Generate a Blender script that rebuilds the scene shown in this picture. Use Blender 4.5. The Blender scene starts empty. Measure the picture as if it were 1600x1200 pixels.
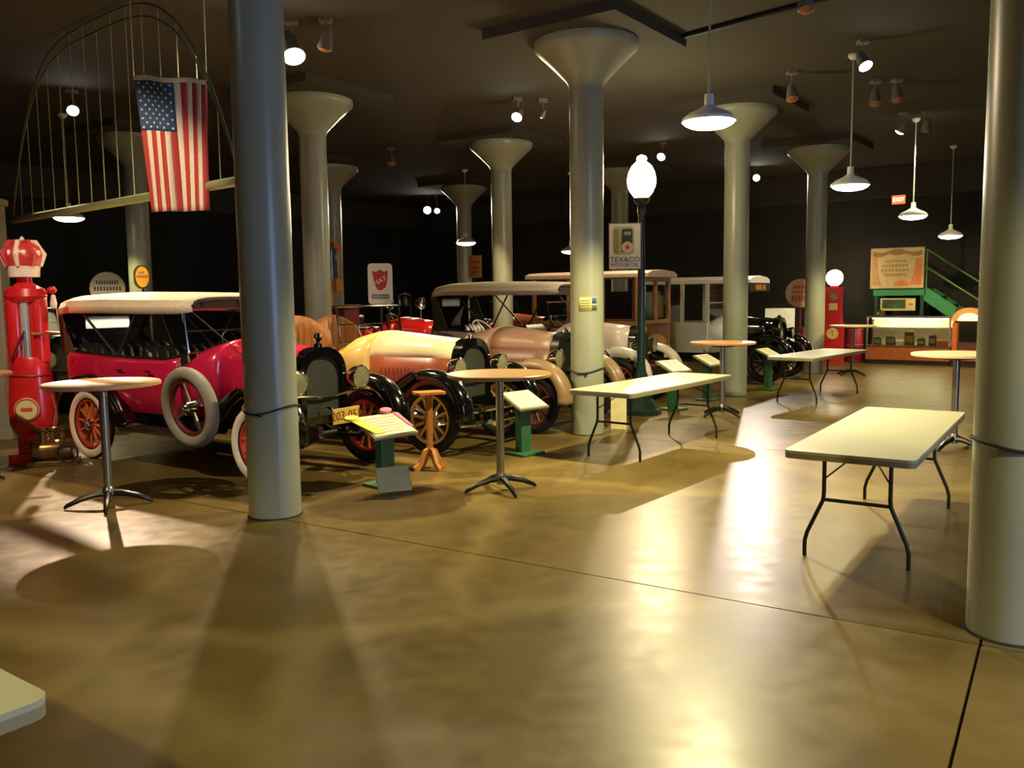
import bpy, bmesh, math, random
from mathutils import Vector, Matrix
random.seed(7)
PI = math.pi; cos = math.cos; sin = math.sin; R = math.radians
scene = bpy.context.scene
COL = scene.collection

# ------------------------------------------------------------------ camera
cd = bpy.data.cameras.new('camera'); cam = bpy.data.objects.new('camera', cd); COL.objects.link(cam)
cd.sensor_width = 36.0; cd.lens = 36.0 * 1360 / 1600; cd.clip_end = 200
PITCH, ROLL = .0995, .012
fw = Vector((0, cos(PITCH), -sin(PITCH))); up = Vector((0, sin(PITCH), cos(PITCH))); rt = Vector((1, 0, 0))
r2 = rt * cos(ROLL) - up * sin(ROLL); u2 = rt * sin(ROLL) + up * cos(ROLL)
m = Matrix((r2, u2, -fw)).transposed().to_4x4(); m.translation = (0, 0, 1.71)
cam.matrix_world = m
scene.camera = cam

# ------------------------------------------------------------------ world, exposure
w = bpy.data.worlds.new('world'); scene.world = w; w.use_nodes = True
w.node_tree.nodes['Background'].inputs[0].default_value = (1, .9, .75, 1)
w.node_tree.nodes['Background'].inputs[1].default_value = 0.004
vs = scene.view_settings
vs.view_transform = 'Standard'; vs.look = 'None'; vs.gamma = 1; vs.use_curve_mapping = False
vs.exposure = 0.60
WARM = (1.0, .77, .45); PEND = (1.0, .88, .45); WHITE = (1.0, .84, .62)

# ------------------------------------------------------------------ materials
def lin(c):
    return tuple(((v / 255) / 12.92 if v / 255 <= .04045 else ((v / 255 + .055) / 1.055) ** 2.4) for v in c)
MATS = {}
def mat(name, rgb, rough=.5, metal=0, var=.10, scale=9, bump=0, coat=0, emit=0, trans=0, spec=.5):
    if name in MATS: return MATS[name]
    m = bpy.data.materials.new(name); m.use_nodes = True; nt = m.node_tree; b = nt.nodes['Principled BSDF']
    c = lin(rgb)
    tc = nt.nodes.new('ShaderNodeTexCoord'); nz = nt.nodes.new('ShaderNodeTexNoise')
    nz.inputs['Scale'].default_value = scale; nz.inputs['Detail'].default_value = 4
    nt.links.new(tc.outputs['Object'], nz.inputs['Vector'])
    rp = nt.nodes.new('ShaderNodeValToRGB')
    rp.color_ramp.elements[0].position = .3; rp.color_ramp.elements[1].position = .7
    rp.color_ramp.elements[0].color = (*[max(0, v * (1 - var)) for v in c], 1)
    rp.color_ramp.elements[1].color = (*[min(1, v * (1 + var)) for v in c], 1)
    nt.links.new(nz.outputs['Fac'], rp.inputs['Fac']); nt.links.new(rp.outputs['Color'], b.inputs['Base Color'])
    b.inputs['Roughness'].default_value = rough; b.inputs['Metallic'].default_value = metal
    b.inputs['Specular IOR Level'].default_value = spec
    b.inputs['Coat Weight'].default_value = coat; b.inputs['Coat Roughness'].default_value = .08
    if trans:
        b.inputs['Transmission Weight'].default_value = trans; b.inputs['IOR'].default_value = 1.12
    if emit:
        nt.links.new(rp.outputs['Color'], b.inputs['Emission Color']); b.inputs['Emission Strength'].default_value = emit
    if bump:
        bp = nt.nodes.new('ShaderNodeBump'); bp.inputs['Strength'].default_value = bump; bp.inputs['Distance'].default_value = .02
        nt.links.new(nz.outputs['Fac'], bp.inputs['Height']); nt.links.new(bp.outputs['Normal'], b.inputs['Normal'])
    MATS[name] = m
    return m

def floor_material():
    m = bpy.data.materials.new('polished_concrete'); m.use_nodes = True; nt = m.node_tree; b = nt.nodes['Principled BSDF']
    N = nt.nodes.new; L = nt.links.new
    g = N('ShaderNodeNewGeometry')
    n1 = N('ShaderNodeTexNoise'); n1.inputs['Scale'].default_value = .9; n1.inputs['Detail'].default_value = 6; n1.inputs['Distortion'].default_value = .8
    n2 = N('ShaderNodeTexNoise'); n2.inputs['Scale'].default_value = 7; n2.inputs['Detail'].default_value = 8
    vo = N('ShaderNodeTexVoronoi'); vo.feature = 'DISTANCE_TO_EDGE'; vo.inputs['Scale'].default_value = .55
    n3 = N('ShaderNodeTexNoise'); n3.inputs['Scale'].default_value = 1.3; n3.inputs['Detail'].default_value = 3
    mx = N('ShaderNodeMix'); mx.data_type = 'VECTOR'; mx.inputs[0].default_value = .35
    for n in (n1, n2, n3): L(g.outputs['Position'], n.inputs['Vector'])
    L(g.outputs['Position'], mx.inputs[4]); L(n3.outputs['Color'], mx.inputs[5]); L(mx.outputs[1], vo.inputs['Vector'])
    r1 = N('ShaderNodeValToRGB'); e = r1.color_ramp.elements
    e[0].position = .25; e[0].color = (*lin((88, 72, 37)), 1); e[1].position = .78; e[1].color = (*lin((120, 100, 55)), 1)
    L(n1.outputs['Fac'], r1.inputs['Fac'])
    r2_ = N('ShaderNodeValToRGB'); e = r2_.color_ramp.elements
    e[0].position = .3; e[0].color = (.86, .86, .84, 1); e[1].position = .75; e[1].color = (1.05, 1.04, 1.0, 1)
    L(n2.outputs['Fac'], r2_.inputs['Fac'])
    mu = N('ShaderNodeMix'); mu.data_type = 'RGBA'; mu.blend_type = 'MULTIPLY'; mu.inputs[0].default_value = 1
    L(r1.outputs['Color'], mu.inputs[6]); L(r2_.outputs['Color'], mu.inputs[7])
    r3 = N('ShaderNodeValToRGB'); e = r3.color_ramp.elements
    e[0].position = 0; e[0].color = (.42, .42, .42, 1); e[1].position = .06; e[1].color = (0, 0, 0, 1)
    L(vo.outputs['Distance'], r3.inputs['Fac'])
    mu2 = N('ShaderNodeMix'); mu2.data_type = 'RGBA'; mu2.inputs[7].default_value = (*lin((146, 126, 76)), 1)
    L(r3.outputs['Color'], mu2.inputs[0]); L(mu.outputs[2], mu2.inputs[6])
    L(mu2.outputs[2], b.inputs['Base Color'])
    mr = N('ShaderNodeMapRange'); mr.inputs[1].default_value = .3; mr.inputs[2].default_value = .75; mr.inputs[3].default_value = .28; mr.inputs[4].default_value = .38
    L(n2.outputs['Fac'], mr.inputs[0]); L(mr.outputs[0], b.inputs['Roughness'])
    b.inputs['Specular IOR Level'].default_value = .17
    bp = N('ShaderNodeBump'); bp.inputs['Strength'].default_value = .05; bp.inputs['Distance'].default_value = .02
    L(n2.outputs['Fac'], bp.inputs['Height']); L(bp.outputs['Normal'], b.inputs['Normal'])
    return m

def celluloid():
    if 'celluloid_window' in MATS: return MATS['celluloid_window']
    m = mat('celluloid_window', (228, 242, 250), .35, var=.12, scale=3); nt = m.node_tree
    tr = nt.nodes.new('ShaderNodeBsdfTranslucent'); tr.inputs['Color'].default_value = (.80, .90, .95, 1)
    mx = nt.nodes.new('ShaderNodeMixShader'); mx.inputs[0].default_value = .75
    nt.links.new(nt.nodes['Principled BSDF'].outputs[0], mx.inputs[1]); nt.links.new(tr.outputs[0], mx.inputs[2])
    nt.links.new(mx.outputs[0], nt.nodes['Material Output'].inputs['Surface'])
    return m
def leather(): return mat('black_leather', (22, 22, 20), .38, bump=.3, scale=30)
BLACK = lambda: mat('gloss_black_enamel', (9, 10, 9), .12, coat=.6)
CHROME = lambda: mat('chrome', (215, 212, 200), .10, 1, var=.03)
RUBBER = lambda: mat('black_rubber', (20, 19, 18), .75, bump=.2, scale=40)
GLASS = lambda: mat('clear_glass', (240, 245, 240), .02, trans=1.0, var=.01)

# ------------------------------------------------------------------ geometry kit
class G:
    def __init__(s): s.v = []; s.f = []
    def add(s, vs_, fs):
        o = len(s.v); s.v += [Vector(v) for v in vs_]; s.f += [tuple(i + o for i in f) for f in fs]; return s
    def box(s, c, d, rz=0, rx=0, ry=0):
        M = Matrix.Rotation(rz, 3, 'Z') @ Matrix.Rotation(ry, 3, 'Y') @ Matrix.Rotation(rx, 3, 'X')
        vs_ = [M @ Vector((x * d[0] / 2, y * d[1] / 2, z * d[2] / 2)) + Vector(c) for x in (-1, 1) for y in (-1, 1) for z in (-1, 1)]
        return s.add(vs_, [(0, 1, 3, 2), (4, 6, 7, 5), (0, 4, 5, 1), (2, 3, 7, 6), (0, 2, 6, 4), (1, 5, 7, 3)])
    def loft(s, secs, closed=True, caps=True, ring=False):
        n = len(secs[0]); vs_ = [p for q in secs for p in q]; fs = []
        k = len(secs)
        for i in range(k if ring else k - 1):
            a = i * n; b = ((i + 1) % k) * n
            for j in range(n if closed else n - 1):
                j2 = (j + 1) % n; fs.append((a + j, a + j2, b + j2, b + j))
        if caps and not ring: fs += [tuple(range(n)), tuple(range((k - 1) * n, k * n))[::-1]]
        return s.add(vs_, fs)
    def tube(s, path, r, n=8, closed=False):
        P = [Vector(p) for p in path]; k = len(P); secs = []; ref = None
        for i in range(k):
            if closed: t = P[(i + 1) % k] - P[i - 1]
            else: t = P[min(i + 1, k - 1)] - P[max(i - 1, 0)]
            t.normalize()
            if ref is None:
                ref = t.orthogonal().normalized()
            ref = (ref - t * ref.dot(t))
            ref = ref.normalized() if ref.length > 1e-6 else t.orthogonal().normalized()
            b = t.cross(ref); rr = r[i] if isinstance(r, (list, tuple)) else r
            secs.append([P[i] + (ref * cos(2 * PI * j / n) + b * sin(2 * PI * j / n)) * rr for j in range(n)])
        return s.loft(secs, True, not closed, closed)
    def lathe(s, prof, n=24, c=(0, 0, 0), axis='z', sc=(1, 1)):
        secs = []
        for r, z in prof:
            q = []
            for j in range(n):
                a = 2 * PI * j / n; x, y = r * cos(a) * sc[0], r * sin(a) * sc[1]
                p = (x, y, z) if axis == 'z' else ((z, x, y) if axis == 'x' else (x, z, y))
                q.append(Vector(p) + Vector(c))
            secs.append(q)
        return s.loft(secs)
    def prism(s, poly, z0, z1):
        n = len(poly)
        return s.loft([[(x, y, z0) for x, y in poly], [(x, y, z1) for x, y in poly]])
    def plate(s, poly, y0, y1):      # polygon in x,z extruded along y
        return s.loft([[(x, y0, z) for x, z in poly], [(x, y1, z) for x, z in poly]])
    def xf(s, M):
        s.v = [M @ v for v in s.v]; return s
    def mesh(s, name, mt, smooth=40):
        me = bpy.data.meshes.new(name); me.from_pydata([tuple(v) for v in s.v], [], s.f)
        bm = bmesh.new(); bm.from_mesh(me); bmesh.ops.remove_doubles(bm, verts=bm.verts, dist=1e-5)
        bmesh.ops.recalc_face_normals(bm, faces=bm.faces); bm.to_mesh(me); bm.free()
        if mt: me.materials.append(mt)
        if smooth:
            me.polygons.foreach_set('use_smooth', [True] * len(me.polygons)); me.set_sharp_from_angle(angle=R(smooth))
        return me
    def obj(s, name, mt, parent=None, smooth=40, loc=(0, 0, 0), rot=(0, 0, 0), solid=0, bevel=0, label=None):
        return ob(name, s.mesh(name, mt, smooth), parent, loc, rot, solid, bevel, label)
def ob(name, me, parent=None, loc=(0, 0, 0), rot=(0, 0, 0), solid=0, bevel=0, label=None):
    o = bpy.data.objects.new(name, me); COL.objects.link(o); o.parent = parent; o.location = loc; o.rotation_euler = rot
    if solid:
        md = o.modifiers.new('solid', 'SOLIDIFY'); md.thickness = solid; md.offset = 0
    if bevel:
        md = o.modifiers.new('bevel', 'BEVEL'); md.width = bevel; md.segments = 2; md.limit_method = 'ANGLE'
    if label: o['label'] = label
    return o
def tag(o, label, cat, group=None):
    o['label'] = label; o['category'] = cat
    if group: o['group'] = group
    return o
def thing(name, label, cat, loc=(0, 0, 0), rz=0, group=None):
    o = bpy.data.objects.new(name, None); COL.objects.link(o); o.empty_display_size = .2
    o.location = loc; o.rotation_euler = (0, 0, rz)
    return tag(o, label, cat, group)
def struct(o): o['kind'] = 'structure'; return o
def torus(Rr, r, n=40, k=10, axis='y', c=(0, 0, 0), squash=1):
    g = G(); path = []
    secs = []
    for i in range(n):
        a = 2 * PI * i / n; q = []
        for j in range(k):
            b = 2 * PI * j / k; rr = Rr + r * cos(b); h = r * sin(b) * squash
            p = (rr * cos(a), h, rr * sin(a)) if axis == 'y' else ((rr * cos(a), rr * sin(a), h) if axis == 'z' else (h, rr * cos(a), rr * sin(a)))
            q.append(Vector(p) + Vector(c))
        secs.append(q)
    return g.loft(secs, True, False, True)
def text(name, body, size, mt, parent, loc, rot=(PI / 2, 0, 0), ext=.002, sx=1.0):
    cu = bpy.data.curves.new('txt', 'FONT'); cu.body = body; cu.size = size; cu.extrude = ext; cu.align_x = 'CENTER'; cu.align_y = 'CENTER'
    cu.resolution_u = 2
    o = bpy.data.objects.new('txt', cu); COL.objects.link(o)
    dg = bpy.context.evaluated_depsgraph_get(); me = bpy.data.meshes.new_from_object(o.evaluated_get(dg))
    bpy.data.objects.remove(o); bpy.data.curves.remove(cu)
    me.materials.clear(); me.materials.append(mt)
    q = ob(name, me, parent, loc, rot); q.scale = (sx, 1, 1)
    return q
def rrect(w, h, r, n=5, cx=0, cy=0):
    p = []
    for (x, y, a0) in ((w / 2 - r, h / 2 - r, 0), (-w / 2 + r, h / 2 - r, 90), (-w / 2 + r, -h / 2 + r, 180), (w / 2 - r, -h / 2 + r, 270)):
        for i in range(n + 1):
            a = R(a0 + 90 * i / n); p.append((cx + x + r * cos(a), cy + y + r * sin(a)))
    return p
def lamp(name, parent, loc, aim, power, size_deg, color, blend=.5, soft=.06):
    ld = bpy.data.lights.new(name, 'SPOT'); ld.energy = power; ld.spot_size = R(size_deg); ld.spot_blend = blend; ld.color = color; ld.shadow_soft_size = soft
    o = bpy.data.objects.new(name, ld); COL.objects.link(o); o.parent = parent; o.location = loc
    o.rotation_euler = (Vector(aim) - Vector(loc)).to_track_quat('-Z', 'Y').to_euler()
    return o

# ------------------------------------------------------------------ room: axes e1 (along the aisle row), e2 (towards the back wall)
C1 = Vector((-1.91, 6.85, 0)); AX = R(-35.8)
e1 = Vector((cos(AX), sin(AX), 0)); e2 = Vector((-sin(AX), cos(AX), 0))
def S(s, t, z=0): return C1 + e1 * s + e2 * t + Vector((0, 0, z))
H = 4.85
S0, S1, T0, T1 = -15.5, 11.0, -9.5, 19.4
wallm = mat('charcoal_wall_paint', (40, 40, 37), .85, var=.15, scale=1.5, bump=.05)
wallb = mat('olive_wall_paint', (44, 40, 31), .85, var=.15, scale=1.5, bump=.05)
ceilm = mat('taupe_ceiling_paint', (64, 58, 46), .9, var=.08, scale=1.2, bump=.06)
jointm = mat('dark_joint_filler', (40, 33, 22), .8)
FLOOR = floor_material()
ms, mt_ = (S0 + S1) / 2, (T0 + T1) / 2; ls, lt = S1 - S0, T1 - T0
fl = struct(G().box((0, 0, -.11), (ls, lt, .18)).obj('floor', jointm, None, 0, S(ms, mt_), (0, 0, AX)))
# poured slabs on the column grid (joints run a little off the column axis, as in the place)
SA = R(-32.5); sa1 = Vector((cos(SA), sin(SA), 0)); sa2 = Vector((-sin(SA), cos(SA), 0)); so = Vector((-1.72, 6.62, 0))
PS, PT, GAP = 10.04, 4.87, .013
so = so + sa1 * 4.72
slab = G().prism(rrect(PS - GAP, PT - GAP, .01, 1), -.03, 0).mesh('floor_slab', FLOOR, 0)
inv = fl.matrix_basis.inverted()
for i in range(-3, 2):
    for j in range(-5, 6):
        c = so + sa1 * (PS * (i + .5)) + sa2 * (PT * (j + .5))
        d = c - C1; ss, tt = d.dot(e1), d.dot(e2)
        if S0 - 5 < ss < S1 + 5 and T0 - 2 < tt < T1 + 2:
            o = ob('floor_slab', slab, fl); o.matrix_parent_inverse = Matrix.Identity(4)
            q = inv @ c; o.location = (q.x, q.y, q.z); o.rotation_euler = (0, 0, SA - AX)
ce = struct(G().box((0, 0, H + .1), (ls, lt, .2)).obj('ceiling', ceilm, None, 0, S(ms, mt_), (0, 0, AX)))
struct(G().box((-.1, 0, H / 2), (.2, lt, H)).obj('wall_left', wallm, None, 0, S(S0, mt_), (0, 0, AX)))
struct(G().box((.1, 0, H / 2), (.2, lt, H)).obj('wall_right', wallm, None, 0, S(S1, mt_), (0, 0, AX)))
struct(G().box((0, .1, H / 2), (ls, .2, H)).obj('wall_back', wallb, None, 0, S(ms, T1), (0, 0, AX)))
struct(G().box((0, -.1, H / 2), (ls, .2, H)).obj('wall_front', wallm, None, 0, S(ms, T0), (0, 0, AX)))
struct(G().box((0, -.2, H - .38), (ls, .4, .74)).obj('trim_1', ceilm, None, 0, S(ms, T1), (0, 0, AX)))
struct(G().box((.2, 0, H - .38), (.4, lt - .5, .74)).obj('trim_2', ceilm, None, 0, S(S0, mt_), (0, 0, AX)))
struct(G().box((.9, 0, 2), (1.8, .25, 4.1)).obj('wall_partition', mat('grey_partition', (74, 70, 60), .85), None, 0, S(S0, 11.0), (0, 0, AX)))
# unseen window added for cool light on the columns, in the right-hand wall, behind the photographer's shoulder
wn = struct(G().box((-.04, 0, 2.1), (.06, 1.3, 2.9)).obj('added_window', mat('added_window_glow', (150, 185, 255), .2, emit=18, var=.03), None, 0, S(S1, -1.5), (0, 0, AX)))
g = G()
for y in (-.68, 0, .68): g.box((-.06, y, 2.1), (.1, .07, 3.04))
for z in (.58, 2.1, 3.6): g.box((-.06, 0, z), (.1, 1.43, .08))
g.obj('added_window_frame', mat('dark_window_frame', (40, 40, 38), .6), wn, 0)

# ------------------------------------------------------------------ columns
colm = mat('grey_green_gloss_paint', (150, 151, 128), .33, var=.06, scale=2.5, bump=.02)
dropm = ceilm
cg = G().lathe([(.205, 0), (.205, 4.22)], 40)
shaft = cg.mesh('shaft', colm)
cap = G().lathe([(.205, 4.2), (.225, 4.26), (.30, 4.34), (.42, 4.46), (.54, 4.57), (.61, 4.635), (.625, 4.66), (.625, 4.73)], 40).mesh('capital', colm)
drop = G().box((0, 0, 4.79), (1.78, 1.78, .125)).mesh('drop_panel', dropm, 0)
baseseal = torus(.207, .012, 40, 6, 'z').mesh('base_ring', jointm)
def column(loc, label):
    t = thing('column', label, 'column', loc, AX, 'round mushroom columns')
    ob('shaft', shaft, t); ob('capital', cap, t); ob('drop_panel', drop, t); ob('base_ring', baseseal, t)
    return t
col_near = column(C1, 'grey round column standing right before the red touring car')
col_mid = column(S(0, 4.87), 'grey round column with a yellow notice, beside the tall lamp post')
column(S(0, 9.74), 'grey round column behind the small cocktail table, before the white truck')
column(S(0, 14.6) + Vector((-.13, 0, 0)), 'grey round column next to the globe-topped red gas pump')
col_right = column(Vector((2.50, 4.24, 0)), 'large grey round column at the right edge, beside the nearest folding table')
t = thing('square_pillar', 'short grey square pillar behind the crown-topped gas pump, cut by the left edge', 'pillar', (-6.47, 10.95, 0), R(10))
G().box((0, 0, 1.46), (.30, .30, 2.92)).obj('shaft', colm, t, 0, bevel=.015)
G().box((0, 0, 2.96), (.36, .36, .08)).obj('cap', colm, t, 0, bevel=.01)
G().box((0, 0, .06), (.34, .34, .12)).obj('base', colm, t, 0, bevel=.01)
column(S(-4.87, 4.87), 'grey round column right behind the red touring car and the near column')
column(S(-4.87, 9.74), 'grey round column rising behind the brown touring car top')
column(S(-4.87, 14.6), 'far grey round column almost hidden behind the lamp post column')
column(S(-9.74, 4.87), 'far grey round column between the white disc sign and the yellow oval sign')
column(S(-9.74, 9.74), 'far column whose flared top peeks out beside the column behind the red car')
column(S(-9.74, 14.6), 'thin far column left of the small hanging lamp, deep in the hall')

# ------------------------------------------------------------------ lamps
shade_out = mat('white_enamel_shade', (225, 222, 205), .35, var=.03)
def pendant(x, y, zb, label, power, emit=14):
    t = thing('pendant_lamp', label, 'lamp', (x, y, H), 0, 'pendant lamps with white dish shades')
    d = zb - H
    G().lathe([(.0, 0), (.07, 0), (.07, -.03), (.03, -.07), (0, -.07)], 20).obj('ceiling_rose', shade_out, t)
    G().tube([(0, 0, -.04), (0, 0, d + .2)], .011, 8).obj('rod', mat('painted_rod', (170, 165, 140), .4), t)
    G().lathe([(.0, d + .25), (.04, d + .25), (.045, d + .15), (.10, d + .115), (.19, d + .075), (.245, d + .03), (.25, d), (.243, d), (.237, d + .028), (.18, d + .066), (.09, d + .10), (0, d + .11)], 36).obj('shade', shade_out, t)
    G().lathe([(0, d + .095), (.085, d + .092), (.15, d + .072), (.20, d + .045), (.232, d + .012), (.225, d - .02), (.17, d - .048), (.09, d - .062), (0, d - .066)], 32).obj('diffuser', mat('lit_diffuser_%d' % emit, (255, 246, 205), .4, emit=emit, var=.01), t)
    lamp('bulb', t, (0, 0, d - .09), (0, 0, d - 1), power, 146, PEND, .3, .06)
    return t
pendant(1.86, 8.3, 3.31, 'biggest white dish pendant lamp hanging above the folding tables', 640)
pendant(4.57, 11.88, 3.14, 'white dish pendant lamp hanging second in the right-hand row', 190)
pendant(7.40, 16.2, 3.10, 'white dish pendant lamp hanging below the red exit sign', 200)
pendant(9.60, 19.2, 2.92, 'smallest white dish pendant lamp at the right, above the green stair', 80)
pendant(-1.10, 21.86, 3.06, 'small white dish pendant lamp far off, above the brown touring car', 110)
pendant(1.55, 22.6, 2.86, 'distant white dish pendant lamp half hidden behind the middle column', 80)
pendant(-7.47, 14.96, 3.13, 'white dish pendant lamp at the left beside the hanging flag', 200)

pendant(5.80, 5.40, 3.20, 'added unseen white dish pendant lamp out to the right of the nearest folding table', 50)  # added out of view to lift the ambient light
pendant(3.10, 1.70, 3.20, 'added unseen white dish pendant lamp just right of where the photographer stands', 230)  # unseen fill pendant, added to brighten the column fronts
pendant(-3.60, .90, 3.20, 'added unseen white dish pendant lamp behind the lower left folding table', 300)  # added behind the view, fills the red pump and left side
canm = mat('grey_lamp_housing', (120, 112, 98), .5)
def spot(x, y, z, aim, label, power, deg, color=WARM, lit=1, emit=40, size=1.0, name='spotlight', heads=1):
    t = thing(name, label, 'spotlight', (x, y, H), 0, 'ceiling spotlights')
    a = Vector(aim) - Vector((x, y, z)); a.normalize()
    Mx = a.to_track_quat('Z', 'Y').to_matrix().to_4x4(); Mx.translation = (0, 0, z - H)
    G().box((0, 0, -.02), (.14, .14, .04)).obj('mounting_plate', canm, t, 0)
    G().tube([(0, 0, -.03), (0, 0, (z - H) * .6), Vector((0, 0, z - H)) - a * .10 * size], .012, 8).obj('stem', canm, t)
    k = size
    G().lathe([(0, -.14 * k), (.035 * k, -.14 * k), (.05 * k, -.10 * k), (.075 * k, .02 * k), (.088 * k, .10 * k), (.08 * k, .10 * k), (.07 * k, .05 * k), (0, .05 * k)], 20).xf(Mx).obj('housing', canm, t)
    lm = mat('lit_lens_%d' % emit, (255, 250, 235), .3, emit=emit, var=.01) if lit else mat('unlit_amber_lens', (150, 95, 50), .3)
    G().lathe([(0, .055 * k), (.074 * k, .06 * k), (.08 * k, .10 * k), (.05 * k, .125 * k), (0, .133 * k)], 20).xf(Mx).obj('lens', lm, t)
    if lit and power:
        p = Vector((0, 0, z - H)) + a * .17 * k
        lamp('beam', t, p, p + a, power, deg, color, .4, .05)
    return t
spot(-2.45, 10.2, 4.56, (-1.2, 7.9, .5), 'brightest flat floodlight on the ceiling beside the near column', 420, 44, WARM, size=1.5)
spot(-2.84, 10.25, 4.56, (-1.5, 7.2, 0), 'added unseen ceiling floodlight hidden behind the near column, next to the brightest floodlight', 430, 125, WARM, size=1.2)  # extra head added out of sight to cast the near column's shadow
spot(-4.3, 5.2, 4.6, (-4.1, 9.7, .9), 'added unseen ceiling spotlight above the peach cocktail table, brightening the crimson car', 420, 58, (1, .80, .60))  # spot added above the view to brighten the car's side
spot(-2.05, 10.15, 4.62, (-3.2, 11, 0), 'small unlit spotlight just right of the brightest floodlight', 0, 60, lit=0)
spot(-6.5, 13.33, 4.6, (-3.9, 8.1, 0), 'lit spotlight at the upper left, left of the flag', 2400, 25, (1, .72, .48))
spot(.15, 14.16, 4.6, (-1.25, 10.55, 1.1), 'lit round spotlight at the centre, left of the middle column', 1600, 22, (1, .80, .54))
spot(.55, 14.3, 4.62, (-1.5, 17.6, 1.1), 'tiny lit bulb right beside the central round spotlight', 700, 40, emit=20, size=.5)
spot(3.17, 18.38, 4.6, (1.0, 14.7, 1.9), 'lit spotlight just right of the tall lamp post globe', 650, 62, WARM)
spot(6.11, 22.0, 4.6, (5.0, 8.0, 0), 'round spotlight aimed at the viewer, right of the third column', 750, 34, (1, .86, .74), emit=60)
spot(4.44, 11.24, 4.6, (5.4, 8.0, 0), 'lit spotlight beside the top of the second pendant rod', 200, 75, WARM)
spot(6.9, 15.62, 4.6, (5.2, 17.2, .8), 'left lit spotlight of the pair on the third pendant rod', 260, 70, WARM)
spot(7.27, 15.53, 4.6, (9.2, 19.4, .6), 'right lit spotlight of the pair on the third pendant rod', 300, 70, WARM)
spot(-2.47, 18.63, 4.6, (-2.0, 16, 0), 'unlit amber spotlight high up in the centre left', 0, 60, lit=0)
spot(5.45, 13.3, 4.6, (5.0, 12, 0), 'left unlit amber spotlight of the pair high at the right', 0, 60, lit=0)
spot(5.75, 13.25, 4.64, (6.0, 12, 0), 'right unlit amber spotlight of the pair high at the right', 0, 60, lit=0)
spot(4.03, 12.73, 4.55, (4.0, 11, 0), 'unlit spotlight hanging left of the second pendant rod', 0, 60, lit=0)
spot(3.02, 9.15, 4.66, (3.0, 8, 0), 'unlit amber spotlight cut by the top edge of the picture', 0, 60, lit=0)
spot(-2.55, 27.3, 4.45, (-1.9, 18.0, 0.8), 'pair-like far lit spotlight before the thin far column', 1400, 50, WARM, size=1.4)
spot(-2.25, 27.2, 4.42, (-1, 20, 0), 'far lit bulb right beside the far spotlight', 0, 60, size=1.0)
spot(-6.2, 28.6, 3.9, (-3.2, 15, 1.2), 'tiny far lit spotlight right of the column behind the red car', 400, 50, WARM, size=1.0)

# lamp post
lg = mat('dark_green_cast_iron', (22, 44, 34), .35, var=.1, coat=.2)
t = thing('street_lamp', 'dark green lamp post with glowing acorn globe in the aisle', 'lamp post', (1.87, 12.55, 0))
G().lathe([(.30, 0), (.30, .07), (.26, .09), (.24, .14), (.17, .22), (.13, .34), (.12, .5), (.075, .62), (.062, .75)], 8).obj('base', lg, t, 20)
G().lathe([(.062, .7), (.055, 1.6), (.045, 2.85), (.06, 2.9), (.06, 2.96), (.04, 3.0)], 16).obj('pole', lg, t)
G().lathe([(.04, 2.98), (.10, 3.02), (.12, 3.08), (.10, 3.11), (0, 3.11)], 20).obj('globe_holder', lg, t)
G().lathe([(0, 3.09), (.10, 3.10), (.155, 3.16), (.195, 3.25), (.205, 3.34), (.185, 3.44), (.14, 3.53), (.085, 3.58), (.06, 3.605), (.075, 3.63), (.06, 3.665), (0, 3.69)], 28).obj('globe', mat('glowing_globe_glass', (255, 238, 185), .4, emit=50, var=.01), t)
for z in (2.12, 2.7): G().tube([(0, 0, z), (-.10, -.02, z)], .012, 6).obj('sign_bracket', lg, t)

# ------------------------------------------------------------------ vehicles
def arch(w, zb, zs, zt, x, n=14, e=.75):
    p = [(x, w, zb)]
    for i in range(n + 1):
        a = PI * i / n
        c_, s_ = cos(a), sin(a)
        p.append((x, w * math.copysign(abs(c_) ** e, c_), zs + (zt - zs) * abs(s_) ** e))
    p.append((x, -w, zb))
    return p
WHEELS = {}
def wheel(parent, loc, key, Rr, tr, tyre, spokec, rimc, wall=None, n=12, rot=(0, 0, 0), name='wheel'):
    if key not in WHEELS:
        ri = Rr - 2 * tr
        rim = torus(ri - .012, .022, 36, 6, 'y', squash=1.4).mesh('rim', rimc)
        ti = torus(Rr - tr, tr, 40, 10, 'y', squash=1.05).mesh('tire', tyre)
        sp = G().tube([(.04, 0, 0), (.10, 0, 0), (ri - .02, 0, 0)], [.020, .017, .014], 6).mesh('spoke', spokec)
        hb = G().lathe([(0, -.10), (.03, -.10), (.04, -.07), (.065, -.05), (.065, .05), (.04, .07), (.03, .10), (0, .10)], 16, axis='y').mesh('hub', CHROME())
        wl = None
        if wall:
            g = G()
            for sd in (-1,):
                prof = [(Rr - 1.86 * tr, .70 * tr), (Rr - 1.6 * tr, .98 * tr), (Rr - 1.1 * tr, 1.12 * tr), (Rr - .6 * tr, 1.02 * tr), (Rr - .36 * tr, .86 * tr), (Rr - .9 * tr, .7 * tr)]
                secs = [[(r * cos(2 * PI * j / 40), sd * y, r * sin(2 * PI * j / 40)) for j in range(40)] for r, y in prof]
                g.loft(secs, True, False)
            wl = g.mesh('whitewall', wall)
        WHEELS[key] = (rim, ti, sp, hb, wl)
    rim, ti, sp, hb, wl = WHEELS[key]
    o = ob(name, rim, parent, loc, rot)
    ob('tire', ti, o); ob('hub', hb, o)
    if wl: ob('whitewall', wl, o)
    for i in range(n): ob('spoke', sp, o, (0, 0, 0), (0, 2 * PI * i / n + .13, 0))
    return o
FF = [(.50, .40), (.49, .56), (.41, .72), (.26, .84), (.06, .885), (-.14, .86), (-.34, .75), (-.52, .60), (-.70, .47), (-.86, .415)]
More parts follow.
